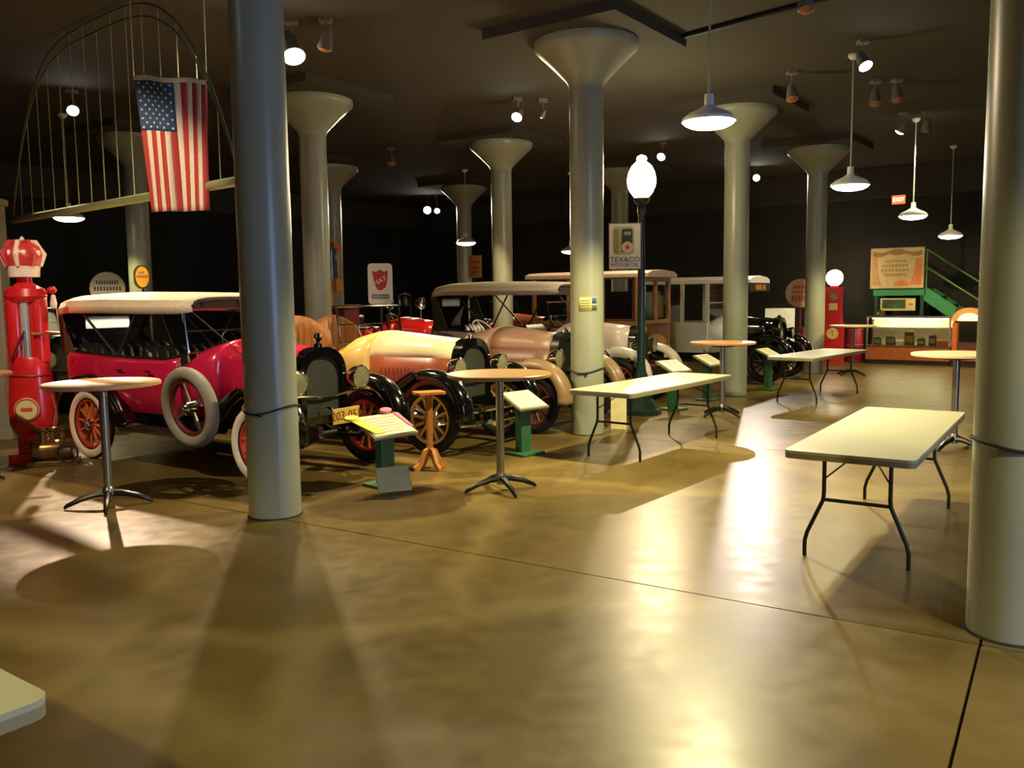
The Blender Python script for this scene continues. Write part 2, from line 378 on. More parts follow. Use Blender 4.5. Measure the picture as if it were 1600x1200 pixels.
RF = [(.78, .415), (.62, .50), (.50, .64), (.36, .78), (.18, .865), (0, .885), (-.20, .85), (-.37, .74), (-.47, .58), (-.50, .44)]
def strip(path, w_, y, crown=.05, drop=.05):
    n = len(path); secs = []
    P = [Vector((a, 0, b)) for a, b in path]
    for i in range(n):
        tg = (P[min(i + 1, n - 1)] - P[max(i - 1, 0)]).normalized(); nr = Vector((tg.z, 0, -tg.x))
        if nr.dot(P[i] - Vector((0, 0, .35))) < 0: nr = -nr
        q = []
        for k in range(9):
            f = -1 + k / 4; q.append(P[i] + Vector((0, y + f * w_ / 2, 0)) + nr * (crown * (1 - f * f) - (drop if abs(f) == 1 else 0)))
        secs.append(q)
    return secs
def smoothpath(p, k=3):
    out = []
    n = len(p)
    for i in range(n - 1):
        p0, p1, p2, p3 = p[max(i - 1, 0)], p[i], p[i + 1], p[min(i + 2, n - 1)]
        for j in range(k):
            t = j / k
            out.append(tuple(.5 * (2 * b + (c - a) * t + (2 * a - 5 * b + 4 * c - d) * t * t + (-a + 3 * b - 3 * c + d) * t ** 3) for a, b, c, d in zip(p0, p1, p2, p3)))
    out.append(p[-1]); return out

def vehicle(name, label, axle, heading, body, hoodm=None, fender=None, tyre=None, spokec=None, rimc=None, wall=None,
            wb=2.65, top=None, hood_side=None, radm=None, coremat=None, seats=None, kind='touring', bumper=False, plate=None, spare=None,
            lampm=None, lampsep=.40, spokes=12, ornament=False, windshield=True, ztop=1.80, hl=1.0, wheelR=.385, wheelm=None, seath=.36):
    """axle = ground point under the middle of the front axle"""
    hoodm = hoodm or body; fender = fender or BLACK(); tyre = tyre or RUBBER(); spokec = spokec or body; rimc = rimc or spokec
    radm = radm or BLACK(); lampm = lampm or CHROME(); seats = seats or leather()
    coremat = coremat or mat('radiator_core', (40, 42, 26), .5, bump=.8, scale=90)
    f = Vector((cos(heading), sin(heading), 0)); o = Vector((axle[0], axle[1], 0)) - f * wb
    t = thing(name, label, 'car', o, heading)
    key = (tyre.name, spokec.name, rimc.name, wall.name if wall else '', wheelR)
    TR = .70
    for x in (0, wb):
        for s in (-1, 1): wheel(t, (x, s * TR, wheelR), key, wheelR, .055, tyre, spokec, rimc, wall, spokes, (0, 0, PI if s > 0 else 0))
    g = G()
    for s in (-1, 1): g.box((wb / 2, s * .36, .48), (wb + .85, .06, .11))
    for x in (0, wb): g.tube([(x, -TR, wheelR), (x, TR, wheelR)], .03, 8)
    for s in (-1, 1): g.tube([(wb + .42, s * .36, .45), (wb + .2, s * .40, .34), (wb - .1, s * .40, .33), (wb - .5, s * .38, .44)], .03, 6)
    g.obj('chassis', mat('chassis_black', (16, 15, 14), .5), t)
    fp, rp = smoothpath(FF), smoothpath(RF)
    for s in (-1, 1):
        G().loft(strip([(wb + a, b) for a, b in fp], .27, s * TR), False, False).obj('front_fender', fender, t, 50, solid=.014)
        G().loft(strip([(a, b) for a, b in rp], .27, s * TR), False, False).obj('rear_fender', fender, t, 50, solid=.014)
        G().box(((wb - .08) / 2, s * .70, .40), (wb - 1.62, .25, .03)).obj('running_board', mat('running_board_rubber', (26, 25, 23), .6), t, 0, bevel=.006)
        G().box(((wb - .08) / 2, s * .845, .40), (wb - 1.62, .018, .035)).obj('trim_strip', CHROME(), t, 0)
        G().box(((wb - .2) / 2, s * .56, .49), (wb - 1.1, .03, .16), rx=s * .35).obj('splash_apron', fender, t, 0)
    xr = wb + .10          # radiator
    xc = wb - .86 * hl     # cowl
    zt = 1.22
    # hood
    secs = [arch(.30 + .13 * (1 - k), .56, 1.0, zt + .09 * (1 - k), xc + (xr - .1 - xc) * k) for k in (0, .2, .45, .7, 1)]
    if hood_side:
        up_, lo = [], []
        top_s = []
        for q in secs:
            x = q[0][0]; w_ = q[0][1]; ztt = max(p[2] for p in q)
            top_s.append([p for p in q if p[2] > .99])
        G().loft(top_s, False, False).obj('hood_top', hoodm, t, 60, solid=.012)
        for s in (-1, 1):
            G().loft([[(q[0][0], s * q[0][1], .56), (q[0][0], s * (q[0][1] + .004), .8), (q[0][0], s * q[0][1], 1.03)] for q in secs], False, False).obj('hood_side_panel', hood_side, t, 60, solid=.015)
    else:
        G().loft(secs, False, False).obj('hood', hoodm, t, 60, solid=.012)
    for s in (-1, 1):
        g = G()
        for k in range(9):
            x = xc + .16 + k * .055; fr = (x - xc) / (xr - .1 - xc); w_ = .30 + .13 * (1 - fr) + .006
            g.box((x, s * w_, .80), (.02, .02, .22), rz=-s * .5)
        g.obj('hood_louvers', hood_side or hoodm, t, 0)
    # cowl
    G().loft([arch(.60, .56, .98, 1.14 if kind != 'wagon' else 1.2, xc - .42), arch(.57, .56, 1.0, 1.27, xc - .24), arch(.50, .56, 1.0, 1.315, xc - .08), arch(.43, .56, 1.0, zt + .09, xc)], False, False).obj('cowl', body, t, 60, solid=.012)
    # radiator
    out = arch(.305, .50, .98, 1.25, 0, 18, .9); inn = arch(.245, .58, .95, 1.16, 0, 18, .9)
    sh = lambda q, x, dz=0: [(x, p[1], p[2] + dz) for p in q]
    g = G(); g.loft([sh(inn, xr + .03), sh(out, xr + .02), sh(out, xr - .12), sh(inn, xr - .12)], True, False, True)
    g.obj('radiator_shell', radm, t, 50)
    G().loft([sh(inn, xr - .02), sh(inn, xr - .04)]).obj('radiator_core', coremat, t, 0)
    g = G().lathe([(0, 1.23), (.045, 1.23), (.045, 1.275), (.02, 1.285), (.02, 1.30), (0, 1.30)], 12, (xr - .05, 0, 0))
    if ornament: g.lathe([(0, 1.29), (.02, 1.30), (.045, 1.34), (.03, 1.38), (0, 1.39)], 12, (xr - .05, 0, 0))
    g.obj('radiator_cap', radm if ornament else lampm, t)
    # headlights
    for s in (-1, 1):
        h = G().lathe([(0, -.17), (.03, -.165), (.075, -.13), (.105, -.07), (.118, 0), (.122, .02), (.108, .025), (.10, .0), (0, -.02)], 24, (xr + .10, s * lampsep, .93), 'x').obj('headlight', lampm, t)
        G().lathe([(0, .03), (.05, .027), (.106, .015), (.106, .0), (0, .0)], 24, (xr + .10, s * lampsep, .93), 'x').obj('lens', mat('headlight_lens', (170, 164, 130), .10, .55, coat=.6, bump=.5, scale=40), h)
    G().tube([(xr + .02, -lampsep - .28, .70), (xr + .04, -lampsep, .80), (xr + .04, 0, .76), (xr + .04, lampsep, .80), (xr + .02, lampsep + .28, .70)], .016, 8).obj('lamp_bar', lampm, t)
    # body tub
    if kind in ('touring', 'roadster', 'engine'):
        def tub(x, w_, z1, tuck=0):
            return [(x, w_, z1), (x, w_ + .03, z1 - .06), (x, w_ + .035, z1 - .25), (x, w_ + .01 - tuck, .68), (x, w_ - .07 - tuck, .545), (x, 0, .53),
                    (x, -(w_ - .07 - tuck), .545), (x, -(w_ + .01 - tuck), .68), (x, -(w_ + .035), z1 - .25), (x, -(w_ + .03), z1 - .06), (x, -w_, z1)]
        xs = xc - .42
        if kind == 'touring':
            st = [(-.66, .46, 1.17), (-.62, .55, 1.17), (-.5, .60, 1.165), (-.2, .63, 1.15), (.3, .645, 1.13), (.8, .64, 1.12), (xs - .2, .62, 1.12), (xs, .595, 1.15)]
        else:
            st = [(-.62, .34, .98), (-.5, .44, 1.02), (-.2, .54, 1.04), (.2, .60, 1.06), (.7, .62, 1.06), (xs - .2, .61, 1.08), (xs, .595, 1.12)]
        g = G(); secs = [tub(*q) for q in st]; g.loft(secs, False, False)
        g.add(secs[0], [tuple(range(11))])
        g.obj('body', body, t, 50, solid=.02)
        G().box(((xs - .5) / 2, 0, .60), (xs + .9, 1.02, .03)).obj('cabin_floor', mat('cabin_carpet', (24, 22, 20), .95), t, 0)
        G().tube([(p[0][0], p[0][1], p[0][2] + .005) for p in secs] , .018, 8).obj('rail_molding', seats, t)
        G().tube([(p[0][0], -p[0][1], p[0][2] + .005) for p in secs] , .018, 8).obj('rail_molding', seats, t)
        if kind == 'touring':
            for s in (-1, 1):
                for x in (.55, 1.05):
                    hq = G().tube([(x, s * .675, 1.0), (x, s * .71, 1.0), (x + .09, s * .71, .995)], .010, 6).obj('door_handle', CHROME(), t)
        # seats
        def seat(x, name_='seat'):
            q = G()
            q.box((x + .28, 0, .78), (.48, 1.06, .16))
            qo = q.obj(name_ + '_cushion', seats, t, 30, bevel=.04)
            n = 9
            for k in range(n):
                y = -.52 + 1.04 * (k + .5) / n
                pass
            secs_ = []
            for k in range(37):
                y = -.55 + 1.1 * k / 36; bu = .03 * abs(sin(PI * k / 4))
                secs_.append([(x - .05, y, .66), (x - .13, y, 1.19), (x - .07, y, 1.235 + bu * .3), (x + .0 + bu, y, 1.17), (x + .06 + bu, y, .9), (x + .06 + bu, y, .70)])
            G().loft(secs_).obj(name_ + '_back', seats, t, 60)
        if kind == 'touring': seat(-.34, 'rear_seat'); seat(.88, 'front_seat')
        elif kind == 'roadster':
            for s in (-1, 1):
                secs_ = []
                for k in range(25):
                    a = PI * (k / 24) - PI / 2
                    bu = .03 * abs(sin(PI * k / 3)); rr = .25 - bu; zt_ = 1.14 + seath * max(0, cos(a)) ** .45
                    cx_, cy_ = .42, s * .30
                    P_ = lambda r_, z_: (cx_ - r_ * cos(a), cy_ + r_ * sin(a), z_)
                    secs_.append([P_(rr, .80), P_(rr, zt_ - .12), P_(rr + .01, zt_ - .03), P_(rr + .05, zt_ + .01), P_(rr + .10, zt_), P_(rr + .125, zt_ - .08), P_(.31, .80)])
                G().loft(secs_).obj('bucket_seat', seats, t, 60)
                G().box((.50, s * .30, .82), (.44, .44, .14)).obj('seat_cushion', seats, t, 30, bevel=.04)
        else:
            G().box((.6, 0, .95), (.5, 1.0, .3)).obj('seat_cushion', seats, t, 30, bevel=.05)
            G().box((.3, 0, 1.2), (.12, 1.0, .3)).obj('seat_back', seats, t, 30, bevel=.05)
        # steering
        sx = xc - .62
        sw = G().tube([(xc - .1, .28, .9), (sx + .02, .28, 1.21)], .02, 8).obj('steering_column', BLACK(), t)
        M_ = Matrix.Translation((sx, .28, 1.23)) @ Matrix.Rotation(R(50), 4, 'Y')
        q = torus(.20, .014, 32, 8, 'z').xf(M_)
        for k in range(4): q.tube([M_ @ Vector((0, 0, 0)), M_ @ Vector((.2 * cos(k * PI / 2), .2 * sin(k * PI / 2), 0))], .009, 6)
        q.obj('steering_wheel', wheelm or mat('dark_wood_rim', (60, 36, 20), .4), t)
        if windshield:
            xw = xc - .34
            z0, z1, w_ = 1.19, 1.62, .56
            tl = -.06
            fr = [(xw, w_, z0), (xw + tl, w_, z1), (xw + tl, -w_, z1), (xw, -w_, z0)]
            q = G()
            for a, b in ((0, 1), (1, 2), (2, 3), (3, 0)): q.tube([fr[a], fr[b]], .014, 8)
            q.tube([(xw + tl / 2, w_, (z0 + z1) / 2), (xw + tl / 2, -w_, (z0 + z1) / 2)], .008, 6)
            wf = q.obj('windshield_frame', lampm if kind != 'roadster' else BLACK(), t)
            G().loft([[Vector(p) + Vector((dx, 0, 0)) for p in fr] for dx in (-.003, .003)]).obj('windshield_pane', GLASS(), wf, 0)
    if top:
        xs = xc - .34 + .16
        st = [(-.74, .58, ztop - .26, ztop - .16), (-.66, .62, ztop - .20, ztop - .05), (-.45, .645, ztop - .18, ztop - .01), (.2, .655, ztop - .18, ztop + .01), (.9, .65, ztop - .19, ztop), (xs - .25, .63, ztop - .19, ztop - .015), (xs, .61, ztop - .17, ztop - .05)]
        secs = []
        for x, w_, z0, z1 in st:
            q = [(x, w_, z0 - .03), (x, w_ + .005, z0 + .04)]
            for k in range(11):
                a = PI * k / 10; c_ = cos(a)
                q.append((x, w_ * math.copysign(abs(c_) ** .6, c_) * .985, z0 + .05 + (z1 - z0 - .05) * sin(a) ** .7))
            q += [(x, -w_ - .005, z0 + .04), (x, -w_, z0 - .03)]
            secs.append(q)
        g = G().loft(secs, False, False); g.add(secs[0], [tuple(range(len(secs[0])))])
        tp = g.obj('folding_top', top, t, 40, solid=.015)
        q = G()
        for k in (1, 3, 4, 6):
            q.tube([secs[k][1]] + [tuple(Vector(p) + Vector((0, 0, -.03))) for p in secs[k][2:-2]] + [secs[k][-2]], .014, 6)
        for s in (-1, 1):
            q.tube([(.45, s * .63, 1.12), (-.2, s * .62, ztop - .2)], .014, 6); q.tube([(.45, s * .63, 1.12), (.8, s * .62, ztop - .2)], .014, 6)
            q.tube([(xs - .05, s * .6, ztop - .18), (xc + .25, s * .38, 1.18)], .006, 6)
        q.obj('top_bows', mat('ash_bow_wood', (40, 36, 28), .6), t)
        # back curtain and rear quarters
        bc = mat('dark_top_lining', (20, 22, 20), .8)
        zw0, zw1 = ztop - .40, ztop - .26
        cx2 = lambda z: -.70 - .032 * min(1, (z - 1.15) / .2)
        g = G()
        for ys, zs_ in (((-.56, .56), (1.15, 1.3, zw0)), ((-.56, .56), (zw1, ztop - .2)), ((-.56, -.28), (zw0, zw1)), ((.28, .56), (zw0, zw1))):
            g.loft([[(cx2(z), y, z) for z in zs_] for y in ys], False, False)
        b_ = g.obj('back_curtain', bc, t, 50, solid=.012)
        G().loft([[(-.732, y, zw0), (-.732, y, zw1)] for y in (-.28, 0, .28)], False, False).obj('rear_window', celluloid(), b_, 0, solid=.012)
        for s in (-1, 1):
            G().loft([[(-.70, s * .58, 1.15), (-.73, s * .60, ztop - .2)], [(-.36, s * .63, 1.13), (-.62, s * .63, ztop - .2)]], False, False).obj('quarter_curtain', mat('olive_top_cloth', (74, 66, 44), .85), t, 0, solid=.01)
    if bumper:
        for z in (.36, .50):
            G().tube([(xr + .36, -.78, z), (xr + .45, -.6, z), (xr + .47, 0, z), (xr + .45, .6, z), (xr + .36, .78, z)], .03, 8).obj('bumper_bar', CHROME(), t)
        G().box((xr + .39, -.3, .43), (.1, .05, .2)).box((xr + .39, .3, .43), (.1, .05, .2)).box((xr + .2, -.33, .45), (.4, .05, .05)).box((xr + .2, .33, .45), (.4, .05, .05)).obj('bumper_bracket', BLACK(), t, 0)
    if plate:
        p = G().box((xr + .30, 0, .60), (.012, .36, .15)).obj('license_plate', mat('yellow_plate', (205, 170, 70), .45), t, 0, bevel=.004)
        G().tube([(xr + .05, 0, .66), (xr + .29, 0, .62)], .012, 6).obj('plate_bracket', BLACK(), t)
        text('plate_number', plate, .12, mat('red_plate_ink', (130, 50, 22), .5), p, (xr + .308, 0, .60), (PI / 2, 0, PI / 2))
    if spare:
        o_ = wheel(t, (1.98, -.88, .70), ('spare', spare.name), .395, .062, spare, spokec, mat('spare_rim_dark', (96, 24, 24), .5), None, 0, (R(6), 0, 0), 'spare_wheel')
        G().box((1.98, -.86, .70), (.03, .02, .56), ry=R(-28)).box((1.98, -.86, .70), (.03, .02, .56), ry=R(62)).obj('spare_clamp', mat('dull_steel_clamp', (120, 114, 100), .35, .7), t, 0)
        G().tube([(1.98, -.62, .70), (1.98, -.97, .70)], .03, 10).obj('spare_lock', CHROME(), t)
    return t

red = mat('crimson_car_enamel', (196, 28, 66), .22, coat=.5, var=.05, scale=3)
canvas = mat('sand_canvas_top', (222, 205, 170), .85, bump=.1, scale=40)
cream = mat('cream_enamel', (240, 226, 176), .25, coat=.4, var=.04)
yellow = mat('yellow_enamel', (226, 192, 104), .3, coat=.3, var=.05)
red_reflection = mat('painted_red_reflection', (150, 74, 50), .35, coat=.2)  # crimson car's reflection, painted on the yellow roadster's hood sides
H1 = R(-33.7)
vehicle('touring_car', 'crimson touring car with sand-coloured folding top and whitewall tires', (-1.93, 8.52), H1, red, fender=BLACK(),
        spokec=mat('orange_varnished_spokes', (206, 92, 40), .35), rimc=mat('rim_orange_red', (176, 60, 34), .35), wall=mat('whitewall_rubber', (235, 222, 190), .6),
        wb=2.76, top=canvas, plate='203-051', spare=mat('grey_white_rubber', (138, 132, 114), .6), ornament=True, lampsep=.42)
tanl = mat('tan_tufted_leather', (186, 128, 70), .5, bump=.3, scale=20)
vehicle('roadster', 'cream-hooded yellow roadster with tan bucket seats and yellow spoke wheels', (-.52, 10.05), R(-33), yellow, hoodm=cream, hood_side=red_reflection,
        spokec=yellow, kind='roadster', seats=tanl, bumper=True, wb=2.6, lampsep=.42, hl=1.28)
tanb = mat('dusty_rose_brown_enamel', (150, 112, 92), .42, var=.08, scale=4)
vehicle('runabout', 'dusty brown open car beside the cream roadster, with pale steering wheel', (.66, 11.40), R(-35), tanb, fender=mat('dusty_tan_fender', (142, 112, 78), .4, coat=.2), kind='roadster', seats=mat('worn_brown_leather', (70, 52, 40), .5, bump=.3, scale=20),
        spokec=mat('dull_red_spokes', (128, 58, 48), .5), wb=2.75, windshield=False, radm=mat('dark_bronze', (34, 30, 24), .35), coremat=mat('black_core', (14, 13, 12), .6, bump=.8, scale=90), hood_side=mat('brown_hood_side', (120, 84, 66), .4, var=.08), seath=.04, wheelm=mat('pale_wheel_rim', (196, 176, 150), .4))
pale = mat('pale_rose_white_enamel', (222, 200, 188), .3, coat=.3, var=.05)
v4 = vehicle('touring_car', 'pale rose-white touring car with long beige top, headlights behind the lamp post', (1.95, 13.75), R(-30), pale, fender=mat('pale_grey_fender', (196, 186, 172), .35),
        lampsep=.30, spokec=mat('dull_red_spokes', (128, 58, 48), .5), wb=2.75, radm=CHROME(), top=mat('faded_beige_top', (214, 196, 166), .85, bump=.1, scale=40), ztop=1.96)
fire = mat('fire_engine_red', (214, 40, 34), .22, coat=.6, var=.04)
v = vehicle('fire_engine', 'bright red fire engine with chrome bell and lamps behind the cream roadster', (-1.45, 17.75), R(-34), fire, fender=fire, kind='engine', spokec=fire, radm=CHROME(), windshield=False, wb=2.9)
G().lathe([(0, .20), (.02, .20), (.03, .17), (.07, .13), (.085, .05), (.12, 0), (.105, 0), (.06, .06), (0, .08)], 20, (2.15, -.2, 1.56)).obj('bell', CHROME(), v)
G().tube([(2.15, -.38, 1.2), (2.15, -.38, 1.78), (2.15, -.2, 1.81), (2.15, -.02, 1.78), (2.15, -.02, 1.2)], .015, 8).obj('bell_frame', CHROME(), v)
for s in (-1, 1):
    h = G().lathe([(0, -.16), (.08, -.12), (.12, -.04), (.125, .02), (.11, .02), (0, -.01)], 20, (2.0, s * .5, 1.60), 'x').obj('searchlight', CHROME(), v)
    G().tube([(1.98, s * .5, 1.5), (1.98, s * .5, 1.1)], .02, 8).obj('searchlight_post', CHROME(), v)
    G().tube([(.0, s * .62, 1.25), (-1.0, s * .62, 1.25)], .02, 8).obj('grab_rail', CHROME(), v)
G().box((-.35, 0, 1.0), (1.1, 1.1, .34)).obj('hose_bed', fire, v, 0, bevel=.03)
green = mat('dark_green_enamel', (16, 40, 22), .15, coat=.6)
vehicle('touring_car', 'dark green car with cream tires half hidden behind the crown-topped pump', (-6.25, 12.25), R(-34), green, fender=green, tyre=mat('cream_rubber', (228, 214, 180), .6), spokec=cream, wb=2.6, top=None)
vehicle('roadster', 'small orange car far back, seen over the brown hood', (.86, 20.3), R(-34), mat('orange_enamel', (214, 104, 64), .35), spokec=BLACK(), kind='roadster', wb=2.4, seath=.05)

# white cab truck with black hood
whitep = mat('white_truck_enamel', (226, 222, 206), .35, var=.04)
v = vehicle('delivery_truck', 'white cab delivery truck with black hood behind the third column', (5.25, 17.25), R(-33), whitep, hoodm=BLACK(), fender=BLACK(), spokec=BLACK(), kind='cab', wb=2.7, radm=BLACK(), lampm=BLACK(), coremat=mat('black_core', (14, 13, 12), .6, bump=.8, scale=90))
x0, x1 = .05, 1.50
secs = []
for z in (.55, .75, 1.0, 1.16):
    wv = .58 + .06 * min(1, (z - .5) / .3)
    secs.append([(x, y, z) for x, y in [(x1, wv), (x1, -wv), (x0 + .25, -wv), (x0 + .08, -wv + .08), (x0, -wv + .28), (x0, wv - .28), (x0 + .08, wv - .08), (x0 + .25, wv)]])
G().loft(secs).obj('cab_lower_panel', whitep, v, 50)
for x, y in ((x1, .62), (x1, -.62), (x0 + .06, .6), (x0 + .06, -.6), ((x0 + x1) / 2 + .2, .63), ((x0 + x1) / 2 + .2, -.63)):
    G().box((x, y, 1.55), (.07, .05, .80)).obj('cab_pillar', whitep, v, 0)
secs = []
for x, w_ in ((x0 - .06, .5), (x0 + .05, .64), (x0 + .4, .69), (x1, .69), (2.25, .68), (2.36, .64)):
    secs.append([(x, w_, 1.93), (x, w_, 2.0), (x, w_ * .7, 2.05), (x, 0, 2.075), (x, -w_ * .7, 2.05), (x, -w_, 2.0), (x, -w_, 1.93)])
G().loft(secs).obj('cab_roof', whitep, v, 30)
G().box((x1, 0, 1.55), (.01, 1.2, .72)).obj('windshield_pane', GLASS(), v, 0)
G().box((x1, 0, 1.55), (.025, 1.2, .025)).obj('windshield_bar', whitep, v, 0)
G().box((.45, 0, 1.28), (.2, 1.1, .5)).obj('seat_back', leather(), v, 20, bevel=.05)
b_ = G().box((-.40, 0, 1.2), (.7, 1.36, 1.2)).obj('cargo_body', mat('navy_panel', (24, 28, 52), .5), v, 0, bevel=.02)
G().box((2.35, 0, 1.85), (.03, 1.30, .17)).obj('header_board', mat('dark_header', (30, 26, 22), .5), v, 0)

# wooden station wagon, tail towards the aisle
woodl = mat('varnished_oak', (160, 108, 66), .4, var=.2, scale=14)
woodd = mat('dark_walnut_panel', (104, 64, 40), .4, var=.2, scale=14)
hd = R(-33 + 180)
o = Vector((2.66, 16.05, 0))
t = thing('station_wagon', 'wooden station wagon with cream roof, its tail beside the lamp post', 'car', o, hd)
# local: x forward from tail
for x in (.62, 2.0):
    for s in (-1, 1): wheel(t, (x, s * .66, .385), ('wag',), .385, .055, RUBBER(), mat('dull_red_spokes', (128, 58, 48), .5), mat('dull_red_spokes', (128, 58, 48), .5), None, 10)
G().box((1.15, 0, .52), (2.3, .8, .12)).obj('chassis', mat('chassis_black', (16, 15, 14), .5), t, 0)
for s in (-1, 1):
    G().loft(strip([(.62 + a, b) for a, b in smoothpath(RF)], .24, s * .66), False, False).obj('rear_fender', BLACK(), t, 50, solid=.014)
    p = G().box((1.15, s * .66, .95), (2.2, .04, .55)).obj('side_panel', woodd, t, 0)
    for x in (.06, .75, 1.45, 2.2): G().box((x, s * .675, 1.38), (.07, .05, 1.40)).obj('side_post', woodl, t, 0)
    for z in (.70, 1.22): G().box((1.15, s * .68, z), (2.25, .04, .07)).obj('side_rail', woodl, t, 0)
g = G().box((.04, 0, .98), (.05, 1.28, .46)).obj('tailgate', woodd, t, 0)
G().plate([(cos(a) * .5, .80 + .2 * sin(a)) for a in [PI * k / 14 for k in range(15)]], -.01, .01).xf(Matrix.Rotation(PI / 2, 4, 'Z')).obj('tailgate_arch_panel', woodl, g, 0, loc=(.005, 0, 0))
for z in (.74, 1.23, 2.0): G().box((.02, 0, z), (.06, 1.34, .07)).obj('rear_rail', woodl, t, 0)
for y in (-.63, -.02, .63): G().box((.02, y, 1.62), (.06, .07, .80)).obj('rear_post', woodl, t, 0)
for y in (-.325, .305): G().box((.03, y, 1.62), (.008, .57, .72)).obj('rear_window_pane', GLASS(), t, 0)
G().box((.10, -.36, 1.5), (.02, .4, .42)).obj('roller_blind', mat('tan_blind', (176, 142, 96), .8), t, 0)
secs = []
for x in (-.14, -.08, 1.2, 2.35, 2.42):
    w_ = .72 if -.1 < x < 2.4 else .66
    secs.append([(x, w_, 2.04), (x, w_ + .01, 2.10), (x, w_ * .75, 2.15), (x, 0, 2.175), (x, -w_ * .75, 2.15), (x, -w_ - .01, 2.10), (x, -w_, 2.04)])
G().loft(secs).obj('roof', mat('cream_rose_roof', (226, 196, 170), .7), t, 30)
G().box((-.06, -.42, .62), (.012, .34, .14)).obj('license_plate', mat('yellow_plate', (205, 170, 70), .45), t, 0)
G().tube([(-.10, -.7, .45), (-.16, 0, .45), (-.10, .7, .45)], .03, 8).obj('bumper_bar', mat('brown_bumper', (96, 66, 40), .4), t)

# ------------------------------------------------------------------ tables
steel = mat('brushed_steel', (170, 165, 150), .28, .9, var=.05)
def cocktail(x, y, label, rgb, key, rz=.3):
    t = thing('cocktail_table', label, 'table', (x, y, 0), rz, 'tall round cocktail tables')
    tm = mat('table_laminate_' + key, rgb, .4, var=.06, scale=5)
    G().lathe([(0, 1.015), (.44, 1.015), (.457, 1.022), (.457, 1.043), (.45, 1.05), (0, 1.05)], 48).obj('table_top', tm, t)
    G().lathe([(0, .98), (.16, .985), (.16, 1.015), (0, 1.015)], 20).obj('mounting_plate', BLACK(), t)
    G().lathe([(.036, .06), (.036, .99)], 18).obj('pole', steel, t)
    G().lathe([(.05, .10), (.05, .14), (.036, .17), (0, .17)], 18).obj('pole_collar', steel, t)
    lm = G().tube([(0, 0, .115), (.10, 0, .108), (.22, 0, .075), (.32, 0, .03), (.34, 0, .012)], [.034, .03, .024, .018, .012], 8)
    me = lm.mesh('base_leg', mat('dark_base_metal', (60, 58, 54), .3, .8))
    for k in range(4): ob('base_leg', me, t, (0, 0, 0), (0, 0, k * PI / 2 + .25))
cocktail(-3.40, 7.19, 'round cocktail table with peach top, before the crimson car door', (226, 170, 118), 'peach', .1)
cocktail(-.11, 7.60, 'round cocktail table with brown top between near and middle columns', (158, 122, 70), 'brown', .15)
cocktail(2.96, 12.20, 'round cocktail table with orange-brown top before the third column', (190, 128, 72), 'rust', .3)
cocktail(7.05, 18.0, 'far round cocktail table before the globe-topped red pump', (176, 160, 120), 'grey', .3)
cocktail(4.82, 9.40, 'round cocktail table with cream top, half behind the right-hand column', (232, 208, 168), 'cream', .4)
cocktail(-5.27, 8.25, 'round cocktail table of which only an edge shows at left', (224, 160, 100), 'amber', 0)

tl_top = mat('putty_table_laminate', (178, 174, 142), .42, var=.03, scale=3)
tl_edge = mat('brown_table_edge', (146, 132, 98), .5)
tl_leg = mat('bronze_table_leg', (52, 48, 36), .4, .6)
FT_L, FT_W = 2.44, .76
ft_top = G().prism(rrect(FT_L, FT_W, .05), .722, .74).mesh('table_top', tl_top, 30)
g = G(); a_ = rrect(FT_L - .002, FT_W - .002, .05); b_ = rrect(FT_L - .05, FT_W - .05, .04)
g.loft([[(x, y, .721) for x, y in a_], [(x, y, .690) for x, y in a_], [(x, y, .686) for x, y in b_], [(x, y, .72) for x, y in b_]], True, False, True)
ft_edge = g.mesh('table_skirt', tl_edge, 30)
def wl(s):
    return G().tube([(0, s * .20, .72), (0, s * .20, .42), (0, s * .205, .38), (0, s * .30, .16), (0, s * .315, .10), (0, s * .315, 0)], .0135, 10)
ft_leg = [wl(s).mesh('leg', tl_leg) for s in (-1, 1)]
ft_bar = G().tube([(0, -.21, .385), (0, .21, .385)], .012, 8).mesh('crossbar', tl_leg)
def folding(cx, cy, rz, label):
    t = thing('folding_table', label, 'table', (cx, cy, 0), rz, 'long folding banquet tables')
    ob('table_top', ft_top, t); ob('table_skirt', ft_edge, t)
    for e in (-1, 1):
        x = e * (FT_L / 2 - .30)
        for k in (0, 1): ob('leg', ft_leg[k], t, (x, 0, 0))
        ob('crossbar', ft_bar, t, (x, 0, 0))
        G().tube([(x, -.2, .52), (x - e * .28, 0, .705), (x, .2, .52)], .006, 6).obj('folding_brace', tl_leg, t)
    G().tube([(-FT_L / 2 + .55, 0, .70), (FT_L / 2 - .55, 0, .70)], .01, 6).obj('under_rail', tl_leg, t)
def fold_at(corner, a, label):     # corner = near-left top corner, table runs along n
    e = Vector((cos(a), sin(a), 0)); n = Vector((-sin(a), cos(a), 0))
    c = Vector((corner[0], corner[1], 0)) + e * FT_W / 2 + n * FT_L / 2
    folding(c.x, c.y, a + PI / 2, label)
fold_at((1.69, 5.37), -.585, 'nearest long folding table with putty-coloured top, beside the right-hand column')
fold_at((.58, 9.05), -.66, 'long folding table in front of the lamp post and middle column')
fold_at((3.97, 13.55), -.70, 'farthest long folding table, before the white truck')
folding(-2.36, 2.48, AX, 'folding table of which one corner shows at the lower left')

